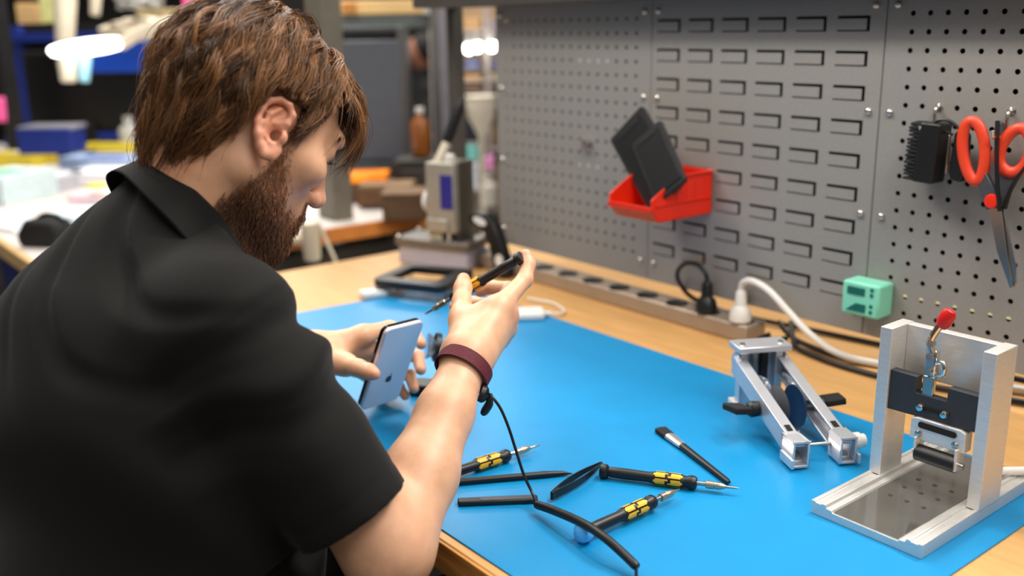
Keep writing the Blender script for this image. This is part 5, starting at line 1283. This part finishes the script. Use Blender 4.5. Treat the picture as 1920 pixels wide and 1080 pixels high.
def make_hair():
    K = 16
    c = rng.normal(0,1,(9000,3)); c /= np.linalg.norm(c,axis=1,keepdims=True)
    g_ = SC+c*SR*1.005
    g_ = g_[scalp_mask(g_) > 0.55]
    order = rng.permutation(len(g_)); chosen = []
    for i in order:
        if all(np.sum((g_[i]-g_[j])**2) > 0.0070**2 for j in chosen): chosen.append(i)
    g_ = g_[chosen]; n = len(g_)
    y, z, x = g_[:,1], g_[:,2], g_[:,0]
    front = sstep(0.030,0.065,y)*sstep(0.050,0.064,z); low = sstep(0.03,-0.05,z); back = sstep(-0.01,-0.06,y); side = sstep(0.045,0.07,np.abs(x))*(1-back)*(1-front)
    length = 0.090+0.022*rng.uniform(-1,1,n)-0.025*low*(1-back)-0.025*side*low-0.006*side+0.006*front+0.022*back*low+0.016*back*low*rng.uniform(-1,1,n)
    length = np.where((side > 0.4) & (z < 0.035), 0.026+0.010*rng.uniform(-1,1,n), length)
    lift = 0.75+0.35*rng.uniform(-1,1,n)+0.55*front-0.20*low*(1-back)-0.30*side+0.35*back*low
    grav = 0.50+0.20*rng.uniform(-1,1,n)+0.60*front+0.25*side-0.42*back
    wave = 0.30+0.40*rng.uniform(0,1,n)+0.55*front
    fwd = 1.3*front
    flick = 0.12*back+0.30*rng.uniform(-1,1,n)+np.where(rng.uniform(0,1,n) < 0.35, 0.75, 0.0)*back*low
    vol = 0.011*back*sstep(0.075,0.03,z)
    bk = 0.20*side+0.10*low
    G = grow(g_, length, lift, K, grav, wave, fwd, flick, bk, vol)
    m = 24
    idx = np.repeat(np.arange(n), m); N = len(idx)
    ang = rng.uniform(0,6.28,N); rad = np.sqrt(rng.uniform(0,1,N))*0.0060
    nn = normal(g_)[idx]; a = np.cross(nn, A3((0.3,0.5,0.81))); a /= np.linalg.norm(a,axis=1,keepdims=True); b = np.cross(nn,a)
    off = a*(np.cos(ang)*rad)[:,None]+b*(np.sin(ang)*rad)[:,None]
    t = np.linspace(0,1,K)[None,:,None]
    clump = (1-0.80*t**0.8)
    P = G[idx]+off[:,None,:]*clump
    stray = np.where(rng.uniform(0,1,N) < 0.06, 2.6, 1.0)[:,None,None]
    P = P+rng.normal(0,1,(N,1,3))*0.0038*t**1.3*stray+rng.normal(0,1,(N,1,3))*0.0012
    frac = rng.uniform(0.66,1.0,N)
    tt = np.linspace(0,1,K)[None,:]*frac[:,None]*(K-1)
    i0 = np.minimum(tt.astype(int),K-2); f = (tt-i0)[:,:,None]; rr = np.arange(N)[:,None]
    P = P[rr,i0]*(1-f)+P[rr,i0+1]*f
    # keep clear of the ears and of the face
    X_, Y_, Z_ = np.abs(P[:,:,0]), P[:,:,1], P[:,:,2]
    q_ = np.sqrt((((P-SC)/(SR+0.020))**2).sum(2))
    zone = (X_ > 0.058) & (Y_ > -0.030) & (Y_ < 0.013) & (Z_ < 0.016)
    zone |= (Y_ > 0.026) & (Z_ < 0.050) & (q_ < 1.0) & (Z_ < -0.012+2.4*(Y_-0.026))
    hit = np.maximum.accumulate(zone, axis=1)
    wid = 0.00044*(1-0.75*np.linspace(0,1,K)[None,:]**2)*rng.uniform(0.7,1.25,(N,1))
    wid = np.where(hit, 0.0, wid)
    first = np.where(hit.any(1), hit.argmax(1), K)
    jj = np.minimum(np.arange(K)[None,:], np.maximum(first-1,0)[:,None])
    P = P[rr,jj]
    ok = first > 2
    P, wid, idx = P[ok], wid[ok], idx[ok]; N = len(idx)
    lockc = rng.uniform(0,1,n)[idx]; h_ = (np.clip(0.62*lockc+0.38*rng.uniform(0,1,N),0,1)**1.25)[:,None]
    c0 = L3((38,23,13)); c1 = L3((176,122,74)); cols_ = c0*(1-h_)+c1*h_
    Wp = HC+(P*HS) @ HM.T
    return strand_mesh(Wp, wid, cols_)
Vh, Fh, Ch = make_hair()
np_obj('hair', Vh, Fh, M_HAIR, man, Ch)
def make_beard():
    sel = F[:,0]; cand = np.unique(sel); mk = bm_[cand]
    cand = cand[rng.uniform(0,1,len(cand)) < mk**2.0]
    take = rng.permutation(cand)[:9000]
    L = head_local(V[take]); K = 5; n = len(L)
    cen = A3((0,0.012,-0.055)); nn = L-cen; nn[:,0] *= 1.0; nn /= np.linalg.norm(nn,axis=1,keepdims=True)
    down = A3((0,-0.10,-1.0))
    low = sstep(-0.05,-0.11,L[:,2])
    dens = bm_[take]
    ln = (0.005+0.006*low+0.003*rng.uniform(0,1,n))*(0.4+0.6*dens)
    P = [L]; p = L.copy()
    for i in range(1,K):
        t = i/(K-1); d = nn*(0.75-0.35*t)+down*(0.45+0.5*t)+rng.normal(0,0.28,(n,3)); d /= np.linalg.norm(d,axis=1,keepdims=True)
        p = p+d*(ln/(K-1))[:,None]; P.append(p)
    P = np.stack(P,1); Wp = HC+(P*HS) @ HM.T
    wid = 0.00040*(1-0.7*np.linspace(0,1,K)[None,:]**2)*rng.uniform(0.7,1.2,(n,1))
    h_ = (rng.uniform(0,1,n)*(0.45+0.55*sstep(-0.11,-0.05,L[:,2])))[:,None]; cols_ = L3((44,26,14))*(1-h_)+L3((172,110,66))*h_  # light on the cheek put into the colour, strands darker towards the chin
    return strand_mesh(Wp, wid, cols_)
Vb, Fb, Cb = make_beard()
np_obj('beard', Vb, Fb, M_HAIR, man, Cb)
def brows():
    n = 260; K = 5; s_ = np.where(np.arange(n) % 2 == 0, 1, -1); u_ = rng.uniform(0,1,n)
    x = s_*(0.014+0.034*u_); y = 0.0945-0.016*u_**2; z = 0.0165+0.006*np.sin(u_*2.6)+rng.normal(0,0.0016,n)
    p = np.stack([x,y,z],1); P = [p]
    for i in range(1,K):
        d = np.stack([s_*0.9, -0.25-0.5*u_, 0.35-0.5*u_],1)+rng.normal(0,0.15,(n,3))+A3((0,0.15,0)); d /= np.linalg.norm(d,axis=1,keepdims=True)
        p = p+d*0.0022; P.append(p)
    P = np.stack(P,1); Wp = HC+(P*HS) @ HM.T
    wid = 0.00038*(1-0.7*np.linspace(0,1,K)[None,:]**2)*np.ones((n,1))
    return strand_mesh(Wp, wid, np.tile(L3((66,40,24)),(n,1)))
Vb, Fb, Cb = brows(); np_obj('eyebrows', Vb, Fb, M_HAIR, man, Cb)
M_EYE = mat('eye_white', (226,220,214), 0.2)
for s in (-1, 1):
    c = hw((s*0.033,0.0755,-0.001)); b = MB(); b.ell(c, (0.0105,0.0105,0.0105)); e_ = b.build('eye', M_EYE, man)
    ic = hw((s*0.033,0.0815,-0.006)); MB().ell(ic, (0.0048,0.0048,0.0048)).build('iris', mat('iris%d'%s, (70,50,36), 0.15), e_)

# --- shirt
M_SHIRT = bpy.data.materials.new('black_pique'); M_SHIRT.use_nodes = True
_nt = M_SHIRT.node_tree; _b = _nt.nodes['Principled BSDF']
_tc = _nt.nodes.new('ShaderNodeTexCoord'); _nz = _nt.nodes.new('ShaderNodeTexNoise'); _nz.inputs['Scale'].default_value = 900
_nt.links.new(_tc.outputs['Object'], _nz.inputs['Vector'])
_rp = _nt.nodes.new('ShaderNodeValToRGB'); _rp.color_ramp.elements[0].color = lin((9,8,6))+(1,); _rp.color_ramp.elements[1].color = lin((16,14,11))+(1,)
_nt.links.new(_nz.outputs['Fac'], _rp.inputs['Fac']); _nt.links.new(_rp.outputs['Color'], _b.inputs['Base Color'])
_b.inputs['Roughness'].default_value = 0.82; _b.inputs['Sheen Weight'].default_value = 0.06; _b.inputs['Sheen Roughness'].default_value = 0.5; _b.inputs['Specular IOR Level'].default_value = 0.25
_bp = _nt.nodes.new('ShaderNodeBump'); _bp.inputs['Strength'].default_value = 0.25; _bp.inputs['Distance'].default_value = 0.001
_nt.links.new(_nz.outputs['Fac'], _bp.inputs['Height']); _nt.links.new(_bp.outputs['Normal'], _b.inputs['Normal'])
H = A3((-0.7840, 0.4206, 0.8684)); UAd = (H-S)/np.linalg.norm(H-S)
HL = SL+(EL-SL)*0.72; UAL = (EL-SL)/np.linalg.norm(EL-SL)
CB = A3((-1.017,0.385,1.135)); CN = A3((0,0.86,0.51)); CN /= np.linalg.norm(CN); CBk = np.cross(CN, A3((1,0,0))); CBk = CBk if CBk[2] > 0 else -CBk
NB = CB-CN*0.055
shirt = [
 el((-1.005,0.280,0.88), (0.185,0.128,0.22), None, 0.05),
 el((-1.020,0.265,0.985), (0.150,0.105,0.13), None, 0.05),
 el((-1.005,0.255,0.70), (0.205,0.145,0.24), None, 0.05),
 rc(NB+A3((0,-0.005,-0.02)), S+A3((0,0,-0.01)), 0.070, 0.064, 0.05), rc(NB+A3((0,-0.005,-0.02)), SL, 0.070, 0.054, 0.05),
 rc(CB-CN*0.015, NB+A3((0,-0.045,-0.07)), 0.0795, 0.098, 0.03),
 rc(A3((-0.8854, 0.3457, 0.9169)), A3((-0.9166, 0.3623, 0.7573)), 0.065, 0.085, 0.05),
 rc(S, H-UAd*0.004, 0.068, 0.0600, 0.03), rc(SL, HL, 0.058, 0.054, 0.03),
]
def shirt_post(P, d):
    # folds
    q_ = (P-S) @ np.stack([UAd, np.cross(UAd, A3((0,0,1))), A3((0,0,1))],1)
    arm_w = sstep(-0.02, 0.05, q_[:,0])*sstep(0.13,0.09,np.linalg.norm(P-(S+np.clip((P-S)@UAd,0,0.3)[:,None]*UAd),axis=1))
    f1 = np.sin(62*(q_[:,0]*0.75-0.55*(P[:,2]-S[2])+0.012*np.sin(60*P[:,0])))
    d = d+arm_w*0.0080*(np.abs(f1)**1.5*np.sign(f1)+0.3*np.sin(3.1*q_[:,0]*31+P[:,2]*40))*sstep(0.185,0.05,q_[:,0])
    # seam groove around the arm hole
    d = d+0.0016*np.exp(-((q_[:,0]-0.005)/0.0035)**2)*sstep(0.11,0.06,np.linalg.norm(P-S,axis=1))
    # hem stitch
    d = d+0.0012*np.exp(-(((P-H)@UAd+0.024)/0.0022)**2)*sstep(0.09,0.07,np.linalg.norm(P-H,axis=1))
    # upper-back creases running from the collar to the arm
    u_ = (P-NB); bw = sstep(0.20,0.06,np.linalg.norm(u_-A3((0.06,-0.02,-0.03)),axis=1))*(1-arm_w)
    f2 = np.sin(95*(u_[:,2]*0.9+u_[:,0]*0.42+0.25*u_[:,1])+6*np.sin(14*u_[:,0]))
    d = d+bw*0.0070*np.maximum(0,f2)**2
    f3 = np.sin(34*(P[:,2]-0.5*P[:,0]+0.3*P[:,1])+2.5*np.sin(9*P[:,0]+5*P[:,1]))
    d = d+0.0075*f3*(1-arm_w)*sstep(1.12,0.95,P[:,2])
    # cut the ends
    d = np.maximum(d, np.where(np.linalg.norm(P-H,axis=1) < 0.11, (P-H)@UAd, -1))
    d = np.maximum(d, np.where(np.linalg.norm(P-HL,axis=1) < 0.10, (P-HL)@UAL, -1))
    # hollow sleeve mouth
    ax_ = S+np.clip((P-S)@UAd,0,0.4)[:,None]*UAd; cav = np.linalg.norm(P-ax_,axis=1)-0.0505
    cav = np.maximum(cav, -((P-H)@UAd)-0.03)
    d = np.maximum(d, np.where(np.linalg.norm(P-H,axis=1) < 0.11, -cav, -1))
    d = np.maximum(d, 0.565-P[:,2])
    d = np.maximum(d, np.where(np.linalg.norm(P-CB,axis=1) < 0.13, (P-CB)@CN+0.004, -1))
    return d
Vs, Fs = sdf_mesh(shirt, (-1.44,0.02,0.53), (-0.66,0.56,1.26), 0.0036, post=shirt_post, smooth=2)
np_obj('polo_shirt', Vs, Fs, M_SHIRT, man)
# --- collar: stand and fall swept round the neck
def collar():
    rows = []; n = 64; X_ = A3((1,0,0))
    for i in range(n+1):
        th = math.radians(-170+340*i/n)          # 0 = back of the neck
        f = (1-math.cos(th))/2
        wav = 0.0012*math.sin(5*th+1)
        def P(r, z): return CB+X_*((0.0735+r)*math.sin(th))+CBk*((0.0800+r)*math.cos(th))+CN*(z+wav)
        fall = 0.040+0.016*f; out_ = 0.014+0.006*math.sin(th)**2-0.005*(1-f)**3
        rows.append([P(-0.001,-0.036), P(-0.0005,-0.004), P(0.001,0.0010), P(0.004,0.0018), P(0.0062,-0.002), P(0.0062+out_*0.45,-fall*0.5), P(0.0065+out_,-fall), P(0.0045+out_,-fall-0.0010), P(0.0040+out_*0.45,-fall*0.5), P(0.0040,-0.006), P(0.003,-0.036)])
    b = MB(); b.sheet([[tuple(p) for p in r] for r in rows], closed=True)
    k = 11
    b.f.append(tuple(range(k))); b.mi.append(0); b.f.append(tuple(range(n*k+k-1, n*k-1, -1))); b.mi.append(0)
    b.build('collar', M_SHIRT, man, sub=1, angle=70)
collar()
# --- trousers, shoes, stool
M_TRO = mat('dark_trousers', (12,13,13), 0.85, var=0.2, scale=200)
tro = [el((-1.035,0.235,0.600), (0.175,0.14,0.085), None, 0.04)]
for s in (-1, 1):
    hp = A3((-1.035+s*0.09,0.25,0.585)); kn_ = A3((-1.035+s*0.13,0.62,0.585)); an = A3((-1.035+s*0.14,0.60,0.13))
    tro += [rc(hp, kn_, 0.088, 0.068, 0.04), rc(kn_, an, 0.068, 0.052, 0.03)]
Vt, Ft = sdf_mesh(tro, (-1.32,0.02,0.05), (-0.75,0.76,0.72), 0.008, smooth=2)
np_obj('trousers', Vt, Ft, M_TRO, man)
for s in (-1, 1):
    sx_ = -1.035+s*0.14
    sh = [rc((sx_,0.57,0.055), (sx_,0.62,0.085), 0.042, 0.05, 0.03), rc((sx_,0.60,0.05), (sx_,0.74,0.043), 0.046, 0.040, 0.03)]
    Vq, Fq = sdf_mesh(sh, (sx_-0.08,0.49,-0.02), (sx_+0.08,0.83,0.17), 0.006, post=lambda P, d: np.maximum(d, 0.002-P[:,2]), smooth=1)
    np_obj('shoe', Vq, Fq, M_BLACKM, man)
t = thing('stool', 'round black stool the man sits on, under his shirt', 'stool', (-1.035,0.22,0))
MB().lathe([(0.02,0.43),(0.17,0.435),(0.185,0.45),(0.185,0.475),(0.17,0.488),(0.0001,0.492)], (-1.035,0.22,0.0), (0,0,1), 36).build('seat', M_BLACKM, t)
MB().cyl((-1.035,0.22,0.08), (-1.035,0.22,0.432), 0.025).build('pole', M_STEEL, t)
for k in range(5):
    a = 2*math.pi*k/5+0.3
    MB().tube([(-1.035,0.22,0.085), (-1.035+0.27*math.cos(a),0.22+0.27*math.sin(a),0.03)], [0.025,0.016], 10).build('leg', M_BLACKM, t)

# --- eyelashes of the man
def lashes():
    n = 60; K = 4; s_ = np.where(np.arange(n) % 2 == 0, 1, -1); u_ = rng.uniform(-1,1,n)
    p = np.stack([s_*(0.033+0.011*u_), 0.0885-0.005*u_**2, np.full(n,-0.0045)],1); P = [p]
    for i in range(1,K):
        d = np.stack([s_*0.35*u_, np.full(n,1.0), -0.7+0.45*i*np.ones(n)],1); d /= np.linalg.norm(d,axis=1,keepdims=True)
        p = p+d*0.0024; P.append(p)
    P = np.stack(P,1); Wp = HC+(P*HS) @ HM.T
    return strand_mesh(Wp, 0.00035*(1-0.7*np.linspace(0,1,K)[None,:]**2)*np.ones((n,1)), np.tile(L3((40,24,16)),(n,1)))
Vb, Fb, Cb = lashes(); np_obj('eyelashes', Vb, Fb, M_HAIR, man, Cb)

# --- a second person far behind, between the cabinet and the steel post
hp_ = Vector((-5.3342, 3.5356, 1.1679)); bx_, by_ = hp_.x, hp_.y; hz_ = hp_.z
def bp(a, b, z): return (bx_+a, by_+b, z)
p2b = [el(bp(0,0,hz_), (0.075,0.09,0.105), None, 0.02), el(bp(0,-0.085,hz_-0.02), (0.014,0.02,0.02), None, 0.02),
       rc(bp(0,0.01,hz_-0.06), bp(0,0.02,hz_-0.20), 0.052, 0.06, 0.03),
       rc(bp(-0.17,-0.10,hz_-0.50), bp(-0.10,-0.32,hz_-0.42), 0.04, 0.03, 0.02), rc(bp(0.17,-0.10,hz_-0.50), bp(0.10,-0.32,hz_-0.42), 0.04, 0.03, 0.02),
       rc(bp(-0.10,-0.32,hz_-0.42), bp(-0.07,-0.40,hz_-0.43), 0.032, 0.022, 0.02), rc(bp(0.10,-0.32,hz_-0.42), bp(0.07,-0.40,hz_-0.43), 0.032, 0.022, 0.02),
       rc(bp(-0.16,0.02,hz_-0.24), bp(-0.17,-0.10,hz_-0.50), 0.045, 0.04, 0.03), rc(bp(0.16,0.02,hz_-0.24), bp(0.17,-0.10,hz_-0.50), 0.045, 0.04, 0.03),
       el(bp(0,0.02,hz_-0.42), (0.13,0.09,0.24), None, 0.03)]
V2, F2 = sdf_mesh(p2b, bp(-0.30,-0.50,hz_-0.75), bp(0.30,0.22,hz_+0.16), 0.010, smooth=2)
who = thing('person', 'distant dark haired person in black, seated in the gap behind the metal cabinet', 'person', (bx_,by_,0))
np_obj('body', V2, F2, MATS.get('skin2') or mat('skin2', (150,98,76), 0.6), who)
sh2 = [el(bp(0,0.03,hz_-0.44), (0.17,0.12,0.27), None, 0.03), rc(bp(-0.16,0.02,hz_-0.24), bp(-0.17,-0.08,hz_-0.46), 0.062, 0.055, 0.03), rc(bp(0.16,0.02,hz_-0.24), bp(0.17,-0.08,hz_-0.46), 0.062, 0.055, 0.03), rc(bp(-0.14,0.02,hz_-0.23), bp(0.14,0.02,hz_-0.23), 0.06, 0.06, 0.03), rc(bp(0,0.012,hz_-0.12), bp(0,0.02,hz_-0.25), 0.066, 0.085, 0.03)]
V2, F2 = sdf_mesh(sh2, bp(-0.30,-0.30,hz_-0.75), bp(0.30,0.22,hz_-0.05), 0.010, smooth=2)
np_obj('shirt', V2, F2, M_BLACKM, who)
hr2 = [el(bp(0.012,0.022,hz_+0.022), (0.090,0.094,0.100), None, 0.02)]
V2, F2 = sdf_mesh(hr2, bp(-0.14,-0.14,hz_-0.10), bp(0.14,0.18,hz_+0.18), 0.008, smooth=1)
np_obj('hair', V2, F2, M_BLACKM, who)
tr2 = [el(bp(0,0.03,0.56), (0.17,0.15,0.10), None, 0.03)]
for s in (-1, 1): tr2 += [rc(bp(s*0.09,0.0,0.55), bp(s*0.11,-0.38,0.55), 0.08, 0.06, 0.03), rc(bp(s*0.11,-0.38,0.55), bp(s*0.11,-0.36,0.06), 0.06, 0.05, 0.03)]
V2, F2 = sdf_mesh(tr2, bp(-0.30,-0.50,-0.03), bp(0.30,0.25,0.75), 0.012, post=lambda P, d: np.maximum(d, 0.002-P[:,2]), smooth=2)
np_obj('trousers', V2, F2, M_BLACKM, who)
t = thing('stool', 'black stool under the distant seated person', 'stool', bp(0,0.03,0))
MB().lathe([(0.17,0.40),(0.18,0.42),(0.17,0.455),(0.0001,0.458)], bp(0,0.03,0), (0,0,1), 28).build('seat', M_BLACKM, t)
MB().cyl(bp(0,0.03,0.02), bp(0,0.03,0.402), 0.03).build('pole', M_STEEL, t); MB().lathe([(0.2,0.001),(0.2,0.015),(0.03,0.03)], bp(0,0.03,0), (0,0,1), 24).build('base', M_BLACKM, t)

# --- repeats share a group
GROUPS = {'perforated_panel':'perforated panels above the bench','workbench':'workbenches in the row','phone_tray':'black trays in the red bin','peg_hook':'chrome peg hooks on the perforated panel',
 'power_plug':'plugs in the power strip','cable':'dark cables along the bench back','white_peg':'white pegs on the jig','white_light_leak':'white glowing strips added behind the far panel','cable_adapter':'white cable adapters on the mat',
 'cup':'white and blue tubes hanging on the rack','paper_stack':'paper stacks on the cluttered bench','packet':'packets on the cluttered bench','carton':'cartons on the pale rack','spot_lamp':'bright lamps on the pale rack',
 'cardboard_box':'tan boxes on the blue rack','wooden_block':'wooden blocks on the neighbouring bench','storage_rack':'storage racks in the background','storage_bin':'blue storage bins','stool':'stools in the workshop','sticky_note':'pink notes','bottle':'bottles in the background'}
for o in C.objects:
    if o.parent is None and 'label' in o:
        k = o.name.split('.')[0]
        if k in GROUPS and 'group' not in o: o['group'] = GROUPS[k]
